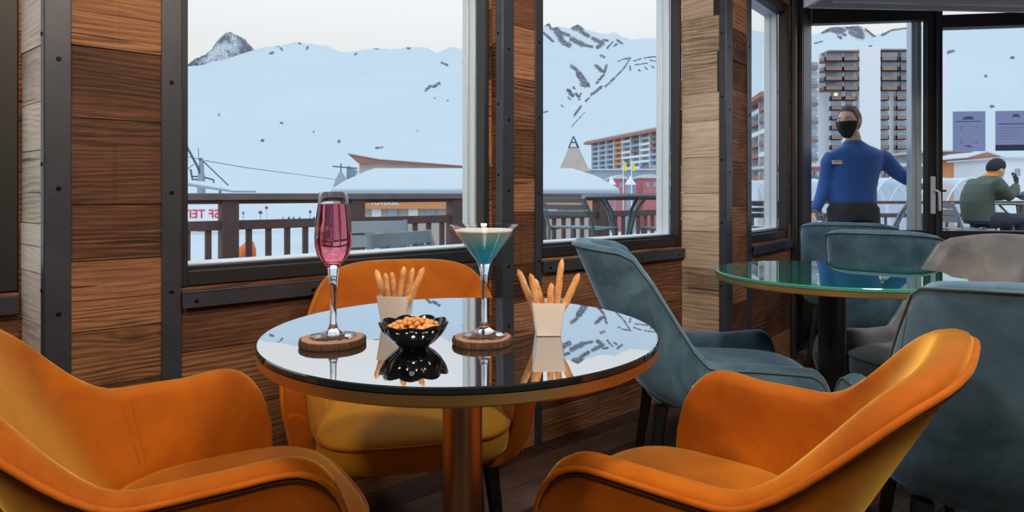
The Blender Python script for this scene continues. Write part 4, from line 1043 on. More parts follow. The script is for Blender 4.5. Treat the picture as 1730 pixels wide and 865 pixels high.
ch = thing('chalet', (at(1660, 330, YC).x, YC, gz(YC)), 'orange timber chalet with a lit window behind the seated man', 'building'); off = ch.location
m = MB(); pxbox(m, 1638, 1694, 266, 0, YC, 5.5, gz(YC)); m.build('wall', M['bl_orange'], ch, off=off)
m = MB(); m.prism([at(1632, 268, YC-1), at(1700, 268, YC-1), at(1668, 258, YC-1)], (0, 7, 0)); m.build('roof', M['bl_rust'], ch, off=off)
m = MB(); m.prism([at(1632, 267.5, YC-1.05), at(1668, 257.5, YC-1.05), at(1700, 267.5, YC-1.05), at(1700, 265.5, YC-1.05), at(1668, 255, YC-1.05), at(1632, 265.5, YC-1.05)], (0, 7, 0)); m.build('roof_snow', M['snow'], ch, off=off)
m = MB(); pxbox(m, 1652, 1662, 268, 280, YC-.1, .2); m.build('lit_window', M['lit'], ch, off=off)
m = MB(); pxbox(m, 1636, 1696, 283, 286, YC-1.2, 1.4); m.build('balcony', M['bl_brown'], ch, off=off)
YE = 70.0
wb = thing('white_house', (at(1715, 330, YE).x, YE, gz(YE)), 'plain white house with a flat roof at the right edge behind the posters', 'building'); off = wb.location
m = MB(); pxbox(m, 1697, 1800, 268, 0, YE, 8, gz(YE)); m.build('wall', M['bl_white'], wb, off=off)
m = MB(); pxbox(m, 1695, 1802, 265, 268, YE-.5, 9); m.build('roof', M['snow'], wb, off=off)
m = MB(); pxbox(m, 1716, 1724, 285, 297, YE-.1, .2); m.build('window', M['bl_glass'], wb, off=off)
# clear snow tunnels
t = NT('clear_plastic'); tr = t.n('BsdfTransparent'); gl = t.n('BsdfPrincipled'); gl.inputs['Base Color'].default_value = (.75, .82, .90, 1); gl.inputs['Roughness'].default_value = .15
tr.inputs[0].default_value = (.92, .95, .98, 1); lw = t.n('LayerWeight'); lw.inputs[0].default_value = .35
mx = t.n('MixShader'); t.t.links.new(t.math('MULTIPLY_ADD', lw.outputs['Facing'], .6, .22), mx.inputs[0]); t.t.links.new(tr.outputs[0], mx.inputs[1]); t.t.links.new(gl.outputs[0], mx.inputs[2]); t.t.links.new(mx.outputs[0], t.out.inputs[0]); M['plastic'] = t.mat
def tunnel(label, pxa, pxb, ytop, Y, L):
    zg = gz(Y); R_ = (at(0, ytop, Y).z-zg); hw = (pxb-pxa)/2*Y/FPX; c = at((pxa+pxb)/2, 330, Y)
    g = thing('snow_tunnel', (c.x, Y, zg), label, 'tunnel'); rows = []
    d = Vector((-.55, .83, 0))
    for k in range(2):
        rows.append([Vector((hw*math.cos(a), 0, R_*math.sin(a)))+d*L*k for a in [PI*i/24 for i in range(25)]])
    m = MB(); m.grid(rows); m.build('skin', M['plastic'], g, smooth=60)
    for k in range(7):
        m = MB(); m.tube([Vector((hw*math.cos(a), 0, R_*math.sin(a)))+d*L*k/6 for a in [PI*i/24 for i in range(25)]], .035, 6); m.build('hoop', M['alu'], g)
tunnel('clear plastic snow tunnel between the waiter and the door frame', 1462, 1556, 300, 30.0, 8)
tunnel('clear plastic snow tunnel left of the seated man', 1586, 1696, 300, 31.0, 8)
# small people, signs, trees on the piste
def mini_person(name, px, yf, H_px, Y, top, legs, label):
    H = H_px*Y/FPX; c = at(px, yf, Y); c.z = gz(Y)
    g = thing(name, c, label, 'person', 'skiers on the slope'); s_ = H/1.75
    m = MB()
    for sx_ in (-1, 1):
        m.tube([(sx_*.14*s_, .05*s_*sx_, 0), (sx_*.12*s_, 0, .45*s_), (sx_*.08*s_, 0, .9*s_)], [.07*s_, .08*s_, .10*s_], 7); m.box(sx_*.14*s_-.05*s_, sx_*.14*s_+.05*s_, -.16*s_, .12*s_, 0, .09*s_)
    m.tube([(0, 0, .85*s_), (0, 0, 1.1*s_), (0, 0, 1.35*s_), (0, 0, 1.5*s_)], [.16*s_, .17*s_, .20*s_, .07*s_], 8)
    for sx_ in (-1, 1): m.tube([(sx_*.19*s_, 0, 1.38*s_), (sx_*.28*s_, -.05*s_, 1.1*s_), (sx_*.24*s_, -.22*s_, .92*s_)], [.065*s_, .055*s_, .045*s_], 6)
    m.ball((0, 0, 1.62*s_), (.10*s_, .11*s_, .13*s_), 8, 6)
    m.cur = 0; m.build('body', top, g, smooth=50)
M['navy'] = plain('navy_cloth', (.03, .05, .12), .8); M['green_c'] = plain('green_cloth', (.05, .18, .12), .8); M['blue_c'] = plain('blue_cloth', (.04, .13, .32), .8)
for px, mt, lb in ((478, 'orange_pad', 'skier in orange standing on the piste, seen through the railing'), (488, 'navy', 'skier in navy just right of the orange skier'), (496, 'blue_c', 'skier in blue, third from the left on the piste'), (506, 'green_c', 'skier in dark green right of the blue skier'), (531, 'navy', 'skier in navy farthest right, beside the pink drink'), (450, 'navy', 'lone skier lower on the piste below the red sign')):
    mini_person('person', px, 369, 11, 130 if px != 450 else 75, M[mt], None, lb)
Y = 90.0
g = thing('piste_sign', (at(450.5, 360, Y).x, Y, gz(Y)), 'round red sign on a thin pole on the piste', 'sign'); off = g.location
m = MB(); a = at(450.5, 351, Y); m.tube([a, (a.x, a.y, gz(Y))], .03, 6); m.build('pole', M['grey_pole'], g, off=off)
m = MB(); m.tube([a-Vector((0, .06, 0)), a-Vector((0, .02, 0))], .24, 16); m.build('disc', M['red_sign'], g, off=off)
def post_sign(px, y, w_, Y, lb):
    g = thing('piste_marker', (at(px, 360, Y).x, Y, gz(Y)), lb, 'marker'); off = g.location
    m = MB(); a = at(px, y, Y); m.tube([a, (a.x, a.y, gz(Y))], .035, 6); m.build('pole', M['dark_pole'], g, off=off)
    m = MB(); s_ = Y/FPX; m.lathe([(0, -3*s_), (w_*s_, -1.5*s_), (w_*s_*.9, 1.5*s_), (0, 3.5*s_)], 8, c=a-Vector(off)); m.build('head', M['dark_pole'], g, smooth=40)
post_sign(440, 359, 3.6, 80, 'dark bushy-headed marker pole on the piste under the red sign')
post_sign(411, 360, 1.6, 85, 'thin dark marker pole on the piste beside the railing post')
post_sign(524, 358, 2.4, 80, 'dark marker pole on the piste just left of the pink drink')
# ---------------------------------------------------------------- terrace: deck, railings, furniture
M['deck'] = plain('terrace_boards', (.16, .12, .11), .8, 0, .25, 3)
M['rail'] = plain('dark_stained_timber', (.135, .085, .085), .7, 0, .35, 9)
M['rail_cap'] = plain('weathered_rail_cap', (.21, .165, .17), .7, 0, .3, 7)
M['chair_alu'] = plain('grey_powder_coat', (.25, .31, .37), .45, .15, .1, 6)
RP = V2(-2.08, 4.0); RD = V2(.7664, .6424).normalized(); RN = V2(RD.y, -RD.x)
tA, tB = -1.6, 5.75
mb = MB()
E1 = RP+RD*(tB+.1)
outl = [RP+RD*(tA-.1)-RN*.15, RP+RD*tB-RN*.15, V2(2.6, 9.75), V2(10.5, 9.4), V2(10.5, 4.1), XR-ND*.14, PD-ND*.14+V2(-.02, 0), I3-DS*.0-NS*.12+V2(-.08, .0), C2-NB*.16, I2-N1*.16+V2(-.02, .02), C15-N1*.16, I1-N1*.16, C1-N1*.16, I0-N1*.16, P00-N1*.16]
mb.prism([p-ZUP*.14 for p in outl], ZUP*.12); struct(mb.build('terrace_deck', M['deck']))
def railing(label, P, D, N, posts, z_top, cap, mid, post_w, bal_w, pitch, mats, name='terrace_railing', zb=-.02, lower=.08):
    t0, t1 = posts[0], posts[-1]
    g = thing(name, tuple(P+D*(t0+t1)/2+ZUP*zb), label, 'railing'); off = g.location
    m = MB(); slab(m, P, D, N, t0-post_w/2-.05, t1+post_w/2+.05, -cap[0]/2, cap[0]/2, z_top-cap[1], z_top); m.build('top_rail', mats[1], g, bevel=.004, off=off)
    m = MB(); slab(m, P, D, N, t0, t1, -cap[0]*.3, cap[0]*.3, z_top-cap[1]-cap[2], z_top-cap[1]); m.build('upper_rail', mats[0], g, off=off)
    m = MB(); slab(m, P, D, N, t0, t1, -.025, .025, mid-.062, mid); m.build('middle_rail', mats[0], g, bevel=.003, off=off)
    m = MB(); slab(m, P, D, N, t0, t1, -.025, .025, lower, lower+.06); m.build('bottom_rail', mats[0], g, bevel=.003, off=off)
    for a in posts:
        m = MB(); slab(m, P, D, N, a-post_w/2, a+post_w/2, -post_w/2, post_w/2, zb, z_top-cap[1]); m.build('post', mats[0], g, bevel=.004, off=off)
    for a, b in zip(posts[:-1], posts[1:]):
        n_ = max(1, int(round((b-a)/pitch))); st_ = (b-a)/n_
        for k in range(1, n_):
            u = a+st_*k; m = MB(); slab(m, P, D, N, u-bal_w/2, u+bal_w/2, -bal_w*.35, bal_w*.35, lower+.05, mid-.05); m.build('baluster', mats[0], g, off=off)
hp = [hit(RP, RD, p) for p in (386, 601, 768)]
posts = [hp[0]-1.75, hp[0]-.0, hp[1], hp[2], hp[2]+(hp[2]-hp[1]), hp[2]+2*(hp[2]-hp[1])]
posts = [p for p in posts if p < tB]+[tB]
railing('dark timber railing of the terrace, running across the first two windows', RP, RD, RN, posts, 1.002, (.13, .046, .024), .822, .105, .036, .127, (M['rail'], M['rail_cap']))
railing('thin dark far railing of the terrace, seen through the door and right window', V2(2.75, 9.6), V2(1, -.045).normalized(), V2(-.045, -1).normalized(), [0, 1.6, 3.2, 4.8, 6.4, 7.4], .895, (.08, .045, .0), .71, .06, .03, .17, (M['rail'], M['rail']))
def slat_chair(name, label, group, x, y, rz, sh, bh, w=.44, d=.42, slots=True, zb=-.02):
    g = thing(name, (x, y, zb), label, 'chair', group, rz)
    # local: faces +y
    for sx_ in (-1, 1):
        m = MB(); m.tube([(sx_*w/2, -d/2-.06, 0), (sx_*w/2, -d/2, sh), (sx_*w/2, -d/2-.05, sh+(bh-sh)*.5), (sx_*w/2*.97, -d/2-.12, bh-.01)], .013, 8); m.build('leg', M['chair_alu'], g, smooth=40)
        m = MB(); m.tube([(sx_*w/2, d/2+.03, 0), (sx_*w/2, d/2, sh), (sx_*w/2, -d/2, sh)], .013, 8); m.build('leg', M['chair_alu'], g, smooth=40)
    m = MB(); n = 5
    for k in range(n):
        y0 = -d/2+d*k/n+.008; m.box(-w/2, w/2, y0, y0+d/n-.014, sh-.004+.006*math.cos(k), sh+.012+.006*math.cos(k))
    m.build('seat', M['chair_alu'], g, bevel=.003)
    m = MB(); hs = bh-sh-.09; nb = 4 if slots else 3
    for k in range(nb):
        z0 = sh+.09+hs*k/nb; z1 = z0+hs/nb-.013
        y_ = lambda z: -d/2-.015-.105*((z-sh)/(bh-sh))**1.1
        m.obox((-w/2+.005, y_(z0)-.006, z0), (w-.01, 0, 0), (0, y_(z1)-y_(z0), z1-z0), (0, .012, 0))
    for xx in ((-.30, 0, .30) if slots else (-.47, .47)):
        for k in range(nb-1):
            z0 = sh+.09+hs*(k+1)/nb; m.box(xx*w-.022, xx*w+.022, y_(z0)-.006, y_(z0)+.006, z0-.014, z0+.001)
    m.build('backrest', M['chair_alu'], g, bevel=.002)
    m = MB()
    z_ = sh*.36
    m.tube([(-w/2, d/2+.02, z_), (w/2, d/2+.02, z_)], .01, 8)
    if sh > .6: m.tube([(-w/2, -d/2-.04, z_), (w/2, -d/2-.04, z_)], .01, 8)
    for sx_ in (-1, 1): m.tube([(sx_*w/2, d/2+.02, z_), (sx_*w/2, -d/2-.04, z_)], .01, 8)
    m.build('stretcher', M['chair_alu'], g, smooth=40)
    return g
GS = 'grey slatted terrace chairs'
def P_(px, Y): return ((px-CX)/FPX*Y, Y)
x, y = P_(640, 3.62); slat_chair('terrace_chair', 'grey slatted terrace chair with its broad back right behind the pink drink', GS, x, y, -2.75, .43, .862, .47)
x, y = P_(742, 3.12); slat_chair('terrace_chair', 'grey slatted terrace chair left of the blue cocktail, tilted back', GS, x+.02, y+.1, -2.2, .41, .825, .46)
GB = 'grey terrace bar chairs'
x, y = P_(985, 4.40); slat_chair('bar_chair', 'grey bar chair on the left of the tall terrace table in the second window', GB, x, y, -.62, .78, 1.005, .34, .34, False)
x, y = P_(1098, 4.55); slat_chair('bar_chair', 'grey bar chair on the right of the tall terrace table in the second window', GB, x+.20, y, .35, .77, 1.0, .36, .36, False)
x, y = P_(1462, 5.9); slat_chair('bar_chair', 'grey bar chair right behind the waiter', GB, x+.06, y, .95, .70, .957, .36, .36, False)
x, y = P_(1650, 7.40); slat_chair('bar_chair', 'grey bar chair under the person in the green jacket', GB, x-.10, y, -1.57, .60, .93, .40, .40, False)
x, y = P_(1394, 6.6); slat_chair('bar_chair', 'grey bar chair half hidden behind the waiter and the dark door frame', GB, x-.1, y, -.9, .66, .94, .36, .36, False)
x, y = P_(1290, 5.2); slat_chair('bar_chair', 'grey bar chair low in the narrow window', GB, x-.05, y, -.4, .74, .97, .36, .36, False)
def bar_table(label, x, y, zt, R, square=False):
    g = thing('terrace_table', (x, y, -.02), label, 'table', 'terrace tables'); zt += .02
    m = MB()
    if square: m.box(-R, R, -R*.8, R*.8, zt-.022, zt)
    else: m.lathe([(0, zt-.02), (R-.004, zt-.02), (R, zt-.014), (R, zt-.004), (R-.004, zt), (0, zt)], 40)
    m.build('table_top', M['chair_alu'], g, bevel=.002)
    for k in range(4):
        a = PI/4+k*PI/2; c, s_ = math.cos(a), math.sin(a)
        m = MB(); m.tube([(c*R*.72, s_*R*.72, zt-.021), (c*R*.42, s_*R*.42, zt-.12), (c*R*.16, s_*R*.16, zt*.62), (c*R*.12, s_*R*.12, zt*.35), (c*R*.6, s_*R*.6, .01)], .012, 8); m.build('leg', M['chair_alu'], g, smooth=40)
x, y = P_(1050, 4.75); bar_table('tall grey terrace table between two bar chairs in the second window', x, y, .992, .30)
x, y = P_(1722, 7.62); bar_table('tall dark terrace table in front of the seated man', x, y, .885, .27)
x, y = P_(540, 2.75); bar_table('low grey table whose corner shows behind the pink drink', x-.02, y, .705, .12, True)
# orange padded bag at the railing
Y = 5.1
g = thing('obstacle_cover', (at(414, 330, Y).x, Y, gz(Y)), 'bright orange padded obstacle cover standing in snow behind the railing', 'cover'); off = g.location
zt = at(0, 411, Y).z-off.z
m = MB(); m.lathe([(0, 0), (.085, 0), (.088, .1), (.086, zt-.25), (.080, zt-.08), (.066, zt-.02), (.03, zt), (0, zt-.004)], 24, mod=lambda a, r, z: (r*(1+.07*math.cos(4*a)), z+.03*math.cos(a)*(z > .5))); m.build('cover', M['orange_pad'], g, smooth=60)
m = MB(); m.lathe([(.094, .12), (.096, .13), (.096, .20), (.094, .21)], 24); m.build('strap', M['white_sheet'], g, smooth=60)
# ---- posters taped to the outside of the right window
t = NT('backlit_paper'); df = t.n('BsdfDiffuse'); tl = t.n('BsdfTranslucent'); df.inputs[0].default_value = (.62, .64, .80, 1); tl.inputs[0].default_value = (.64, .67, .86, 1)
mx = t.n('MixShader'); mx.inputs[0].default_value = .8; t.t.links.new(df.outputs[0], mx.inputs[1]); t.t.links.new(tl.outputs[0], mx.inputs[2]); t.t.links.new(mx.outputs[0], t.out.inputs[0]); M['poster'] = t.mat
M['poster_ink'] = plain('poster_ink', (.13, .16, .34), .8)
M['poster_pale'] = plain('poster_pale_ink', (.42, .45, .62), .8)
def poster(label, pxa, pxb, ya_, yb_, kind):
    ua, ub = hit(PD, DD, pxa), hit(PD, DD, pxb); c = PD+DD*((ua+ub)/2); z0 = CAMZ+(HZ-yb_)*c.y/FPX; z1 = CAMZ+(HZ-ya_)*c.y/FPX
    g = thing('poster', tuple(c-ND*.036+ZUP*z0), label, 'poster', 'posters on the right window'); off = g.location
    m = MB(); slab(m, PD, DD, ND, ua, ub, -.0365, -.0355, z0, z1); m.build('sheet', M['poster'], g, off=off)
    w_ = ub-ua; h_ = z1-z0
    ink = MB(); pale = MB()
    def bar(mb, a, b, c_, d_): slab(mb, PD, DD, ND, ua+w_*a, ua+w_*b, -.0354, -.0350, z1-h_*d_, z1-h_*c_)
    if kind == 1:
        for a, b, c_, d_ in ((.36, .60, .13, .16), (.30, .64, .17, .20), (.08, .88, .245, .262), (.44, .60, .88, .90), (.36, .54, .85, .87)): bar(ink, a, b, c_, d_)
        for a, b, c_, d_ in ((.22, .32, .38, .395), (.66, .76, .38, .395), (.22, .235, .38, .46), (.745, .76, .38, .46), (.22, .235, .70, .79), (.745, .76, .70, .79), (.22, .32, .775, .79), (.66, .76, .775, .79)): bar(pale, a, b, c_, d_)
    else:
        for a, b, c_, d_ in ((.5, .66, .09, .12), (.46, .70, .13, .155), (.08, .95, .32, .34), (0, 1, .85, 1)): bar(ink, a, b, c_, d_)
        for k in range(5): bar(pale, .12, .8-.05*k, .42+.07*k, .43+.07*k)
    ink.build('print', M['poster_ink'], g, off=off); pale.build('pale_print', M['poster_pale'], g, off=off)
poster('left lavender poster taped on the right window, with a short heading', 1614.5, 1670, 187, 255, 1)
poster('right lavender poster with a dark band at its foot, at the photo edge', 1687, 1748, 186, 254, 2)
# ---------------------------------------------------------------- people
M['skin'] = plain('skin', (.74, .49, .42), .55, 0, .06, 30, Subsurface_Weight=.12, Subsurface_Radius=(.02, .008, .004), Subsurface_Scale=1.0)
M['hair'] = plain('brown_hair', (.15, .105, .085), .7, 0, .35, 120)
M['mask'] = plain('black_mask_cloth', (.012, .016, .018), .8)
t = NT('blue_knit'); n = t.noise(t.obj(), 14, 4); wv = t.noise(t.vmul(t.obj(), (1, 1, 3)), 160, 2)
t.p(Base_Color=t.mix(n, (.018, .080, .33), (.034, .13, .47)), Roughness=.85, Sheen_Weight=.3); t.bump(t.math('ADD', wv, t.math('MULTIPLY', n, 5)), .35, .004); M['knit'] = t.mat
M['trousers'] = plain('dark_grey_trousers', (.035, .040, .048), .85, 0, .2, 14)
M['green_jacket'] = plain('olive_green_jacket', (.085, .110, .090), .8, 0, .25, 9)
M['beanie'] = plain('dark_knit_hat', (.025, .028, .04), .9, 0, .3, 60)
M['scarf'] = plain('orange_fleece', (.80, .30, .06), .9, 0, .15, 30)
M['jeans'] = plain('dark_navy_trousers', (.035, .04, .065), .85, 0, .3, 12)
M['glove'] = plain('black_glove', (.02, .022, .03), .7)
M['blue_jacket'] = plain('blue_puffer', (.10, .17, .32), .7, 0, .2, 9)
M['shoe'] = plain('black_leather', (.012, .012, .014), .45)
M['eye'] = plain('eye_white', (.7, .68, .66), .3); M['iris'] = plain('dark_iris', (.03, .03, .04), .2)
def remeshed(mb, name, mat, parent, voxel, smooth_it=4):
    me = bpy.data.meshes.new(name); me.from_pydata(mb.v, [], mb.f); me.update()
    o = bpy.data.objects.new(name, me); COL.objects.link(o)
    r = o.modifiers.new('r', 'REMESH'); r.mode = 'VOXEL'; r.voxel_size = voxel; r.use_smooth_shade = True
    s_ = o.modifiers.new('s', 'SMOOTH'); s_.iterations = smooth_it; s_.factor = .5
    dg = bpy.context.evaluated_depsgraph_get(); dg.update()
    m2 = bpy.data.meshes.new_from_object(o.evaluated_get(dg)); m2.name = name; bpy.data.objects.remove(o)
    m2.materials.clear(); m2.materials.append(mat)
    for p in m2.polygons: p.use_smooth = True
    o2 = bpy.data.objects.new(name, m2); link(o2, parent); return o2
def loft(mb, rings, n=20):
    """rings: (centre, rx, ry[, ax, ay]) elliptical sections"""
    rows = []
    for r in rings:
        c = Vector(r[0]); ax = Vector(r[3]) if len(r) > 3 else Vector((1, 0, 0)); ay = Vector(r[4]) if len(r) > 4 else Vector((0, 1, 0))
        rows.append([c+ax*r[1]*math.cos(2*PI*k/n)+ay*r[2]*math.sin(2*PI*k/n) for k in range(n)])
    mb.grid(rows, wrap=True); mb.add(rows[0], [tuple(range(n))[::-1]]); mb.add(rows[-1], [tuple(range(n))])
def head_surf(th, ph, grow=0.0):
    """th 0 top .. pi chin ; ph 0 = front (-y); head about .235 tall, centre at 0"""
    x = math.sin(th)*math.sin(ph); y = -math.sin(th)*math.cos(ph); z = math.cos(th)
    X, Y_, Z = .074*x, .094*y, .118*z
    if z < 0:
        k = (-z)**1.5; X *= 1-.30*k; Y_ = Y_*(1-.22*k) - .016*k if y < 0 else Y_*(1-.45*k)-.012*k
    if y < 0:
        f = math.exp(-((ph/.55)**2))
        Y_ -= .006*f*math.exp(-((Z+.03)/.03)**2)
        for s_ in (-1, 1): Y_ += .010*math.exp(-((X-s_*.031)/.014)**2-((Z-.012)/.011)**2)
        Y_ -= .004*math.exp(-((Z-.030)/.010)**2)*math.exp(-(X/.045)**4)
    v = Vector((X, Y_, Z))
    return v+v.normalized()*grow
def head_mb(mb, T, mouth=True):
    rows = [[T @ head_surf(PI*(i/28), 2*PI*k/36) for k in range(36)] for i in range(29)]
    mb.grid(rows, wrap=True)
    mb.tube([T @ Vector(p) for p in ((0, -.086, .022), (0, -.098, .0), (0, -.110, -.017), (0, -.100, -.026), (0, -.088, -.027))], [.007, .009, .0125, .011, .006], 10)
    for s_ in (-1, 1):
        mb.ball(T @ Vector((s_*.009, -.099, -.021)), .0075, 8, 6)
        R3 = T.to_3x3() @ Matrix.Rotation(s_*.35, 3, 'Z')
        mb.ball(T @ Vector((s_*.076, .010, -.004)), (.007, .018, .030), 10, 8, R3)
    if mouth:
        mb.tube([T @ Vector(p) for p in ((-.022, -.087, -.056), (-.008, -.0965, -.053), (.008, -.0965, -.053), (.022, -.087, -.056))], [.003, .0055, .0055, .003], 8)
        mb.tube([T @ Vector(p) for p in ((-.018, -.087, -.061), (0, -.0955, -.064), (.018, -.087, -.061))], [.003, .0065, .003], 8)
def eyes(parent, T):
    for s_ in (-1, 1):
        m = MB(); m.ball(T @ Vector((s_*.031, -.0745, .012)), (.0115, .0100, .0085), 12, 8, T.to_3x3()); e = m.build('eye', M['eye'], parent, smooth=60)
        m = MB(); m.ball(T @ Vector((s_*.031, -.0825, .012)), (.0050, .0030, .0050), 10, 6, T.to_3x3()); m.build('iris', M['iris'], e, smooth=60)
        m = MB(); m.tube([T @ Vector(p) for p in ((s_*.016, -.090, .029), (s_*.031, -.090, .034), (s_*.047, -.078, .029))], [.0025, .0035, .002], 6); m.build('eyebrow', M['hair'], parent, smooth=60)
def hair(parent, T, mat, front=.062, side=.0, back=-.055, grow=.012, name='hair', ears=1):
    def line(ph):
        a = abs(((ph+PI) % (2*PI))-PI)      # 0 front .. pi back
        if a < .95: return front-.010*(a/.95)**2
        if a < 1.3: return front-.010+(side-front+.010)*((a-.95)/.35)
        if a < 1.75: return side
        return side+(back-side)*min(1, (a-1.75)/.5)
    n, rn = 40, 14; rows = []; inner = []
    for i in range(rn+1):
        ro = []; ri = []
        for k in range(n):
            ph = 2*PI*k/n; zl = line(ph); th_end = math.acos(max(-1, min(1, zl/.118))); th = th_end*i/rn
            a_ = abs(((ph+PI) % (2*PI))-PI); g = grow*min(1, 1.6*(1-i/rn)**.6+.15)*(1-.6*math.exp(-((a_-1.5)/.45)**2)*(i > 6)*(ears > 0))*(1+.35*math.exp(-(a_/.8)**2)*(ears > 0))
            ro.append(T @ head_surf(th, ph, g+.0012*math.sin(9*ph+i))); ri.append(T @ head_surf(th, ph, -.004))
        rows.append(ro); inner.append(ri)
    m = MB(); m.grid(rows+inner[::-1], wrap=True); m.build(name, mat, parent, smooth=60)
def hand_mb(mb, W, d, n, side, curl=.5):
    """W wrist, d along the hand, n out of the back of the hand, side = direction of the thumb"""
    W = Vector(W); d = Vector(d).normalized(); n = (Vector(n)-d*Vector(n).dot(d)).normalized(); t_ = Vector(side); t_ = (t_-d*t_.dot(d)-n*t_.dot(n)).normalized()
    loft(mb, [(W-d*.01, .026, .020, t_, n), (W+d*.02, .034, .017, t_, n), (W+d*.06, .041, .014, t_, n), (W+d*.088, .039, .012, t_, n)], 14)
    for k, (o, L) in enumerate(((.029, .070), (.010, .078), (-.009, .073), (-.027, .058))):
        b = W+d*.084+t_*o; pts = [b-d*.01, b]; a = .12
        for L_ in (.45, .32, .23):
            a += curl*(.55+.1*k); pts.append(pts[-1]+(d*math.cos(a)-n*math.sin(a))*L*L_)
        mb.tube(pts, [.0085, .0088, .0082, .0075, .006], 9)
    b = W+d*.022+t_*.030
    mb.tube([b-t_*.012, b+t_*.012+d*.012-n*.004, b+t_*.024+d*.038-n*.010, b+t_*.024+d*.062-n*.016], [.012, .0115, .0098, .0075], 9)
def mat_head(loc, yaw, tilt=0.0): return Matrix.Translation(loc) @ Matrix.Rotation(yaw, 4, 'Z') @ Matrix.Rotation(tilt, 4, 'X')
# --- the waiter outside the door
WY = 4.80; k_ = WY/FPX; zd = -.02
wt = thing('person', (at(1438, 330, WY).x, WY, zd), 'person in a blue turtleneck and black face mask, standing outside the glass door', 'person'); ox, oy, oz = wt.location
def L(px, y, dy=0.0): p = at(px, y, WY+dy); return Vector((p.x-ox, dy, p.z-oz))
T = mat_head(L(1434, 206.5, -.02), -.92, .04)
bd = MB(); head_mb(bd, T)
TORSO = [(L(1441, 354), .165, .115), (L(1440, 336), .162, .108), (L(1441, 318), .158, .102), (L(1443, 298), .166, .108), (L(1446, 280), .180, .112), (L(1447, 266), .196, .108), (L(1446, 257), .190, .095), (L(1445, 250.5), .140, .080), (L(1444, 245.5), .085, .068), (L(1442, 241), .062, .062)]
loft(bd, [(c, a*.94, b*.94) for c, a, b in TORSO]); loft(bd, [(L(1443, 247), .058, .058), (L(1441, 232, -.005), .054, .056), (L(1438, 222, -.01), .052, .056)])
ARM_L = [L(1409, 263), L(1401, 274, .01), L(1396, 305, .03), L(1389, 330, .02), L(1377, 356, -.01)]; RL = [.058, .056, .048, .042, .030]
ARM_R = [L(1482, 263), L(1494, 269, -.01), L(1514, 290, -.03), L(1528, 300, -.07), L(1546, 312, -.13)]; RR = [.060, .057, .048, .041, .030]
bd.tube(ARM_L, [r*.86 for r in RL], 14); bd.tube(ARM_R, [r*.86 for r in RR], 14)
hand_mb(bd, ARM_L[-1]+Vector((-.012, -.006, -.03)), (-.16, -.12, -1), (-.9, .2, .1), (.25, -1, 0), .28)
hand_mb(bd, ARM_R[-1]+Vector((.022, -.022, -.01)), (.75, -.55, -.1), (.2, .6, .75), (-.1, -.3, 1), .55)
LEGS = []
for s_ in (-1, 1):
    h = L(1441, 356); p = [h+Vector((s_*.085, 0, .02)), Vector((h.x+s_*.10, -.01, h.z-.22)), Vector((s_*.11, -.02, .48)), Vector((s_*.115, .0, .28)), Vector((s_*.115, .02, .09))]; LEGS.append(p)
    bd.tube(p, [.090, .080, .056, .052, .040], 14)
    loft(bd, [((s_*.118, .03, .07), .038, .04), ((s_*.12, -.02, .05), .042, .06), ((s_*.125, -.04, .02), .045, .11), ((s_*.125, -.04, .008), .044, .11)])
body = remeshed(bd, 'body', M['skin'], wt, .0052, 2)
sw = MB(); loft(sw, [(c, a+.014, b+.014) for c, a, b in TORSO[1:]]); sw.tube(ARM_L, [r+.008 for r in RL], 14); sw.tube(ARM_R, [r+.008 for r in RR], 14)
loft(sw, [(L(1443, 250), .075, .075), (L(1442, 243), .066, .066), (L(1441, 237, -.004), .064, .066)]); loft(sw, [(L(1440, 345), .172, .118), (L(1440, 338), .178, .125), (L(1440, 334), .176, .122)])
remeshed(sw, 'sweater', M['knit'], wt, .009, 14)
tr_ = MB(); loft(tr_, [(L(1441, 340), .166, .118), (L(1441, 352), .180, .130), (L(1441, 362), .184, .132), (L(1441, 372), .180, .130)])
for p in LEGS: tr_.tube([p[0], p[1], p[2], p[3], p[4]+Vector((0, 0, -.03))], [.105, .096, .078, .074, .072], 14)
remeshed(tr_, 'trousers', M['trousers'], wt, .010, 3)
for s_ in (-1, 1):
    m = MB(); loft(m, [((s_*.118, .04, .105), .046, .048), ((s_*.12, .0, .075), .048, .075), ((s_*.125, -.04, .035), .050, .122), ((s_*.125, -.04, .001), .049, .122)]); m.build('shoe', M['shoe'], wt, smooth=50)
eyes(body, T); hair(body, T, M['hair'], .082, .008, -.075, .014)
m = MB(); rows = []
for i in range(11):
    z = .004-.112*i/10; row = []
    for k in range(21):
        ph = -1.25+2.5*k/20; th = math.acos(max(-1, min(1, z/.118))); g = .012+.018*math.exp(-(ph/.35)**2)*math.exp(-((z+.02)/.03)**2)
        zz = z-.010*(1-abs(ph)/1.25)*0+(.010*(1-(ph/1.25)**2) if i < 3 else 0); row.append(T @ (head_surf(th, ph, g)+Vector((0, 0, 0))))
    rows.append(row)
m.grid(rows); inn = [[p+(T.translation-p).normalized()*.004 for p in r] for r in rows]; m.grid(inn, flip=True); mk_ = m.build('face_mask', M['mask'], body, smooth=70)
for s_ in (-1, 1):
    m = MB(); m.tube([T @ Vector(p) for p in ((s_*.070, -.032, -.005), (s_*.078, .0, .006), (s_*.084, .020, -.002), (s_*.076, .006, -.030), (s_*.066, -.030, -.058))], .0018, 6); m.build('ear_loop', M['mask'], mk_, smooth=60)
m = MB(); c = L(1414, 274, -.121); m.obox(c+Vector((-.034, .004, -.014)), (.068, -.010, 0), (0, .003, .028), (0, -.004, 0)); nb_ = m.build('name_badge', M['white_sheet'], wt, bevel=.001)
m = MB(); m.obox(c+Vector((-.030, -.0015, .002)), (.060, -.009, 0), (0, .001, .008), (0, -.001, 0)); m.build('badge_stripe', M['brass'], nb_)
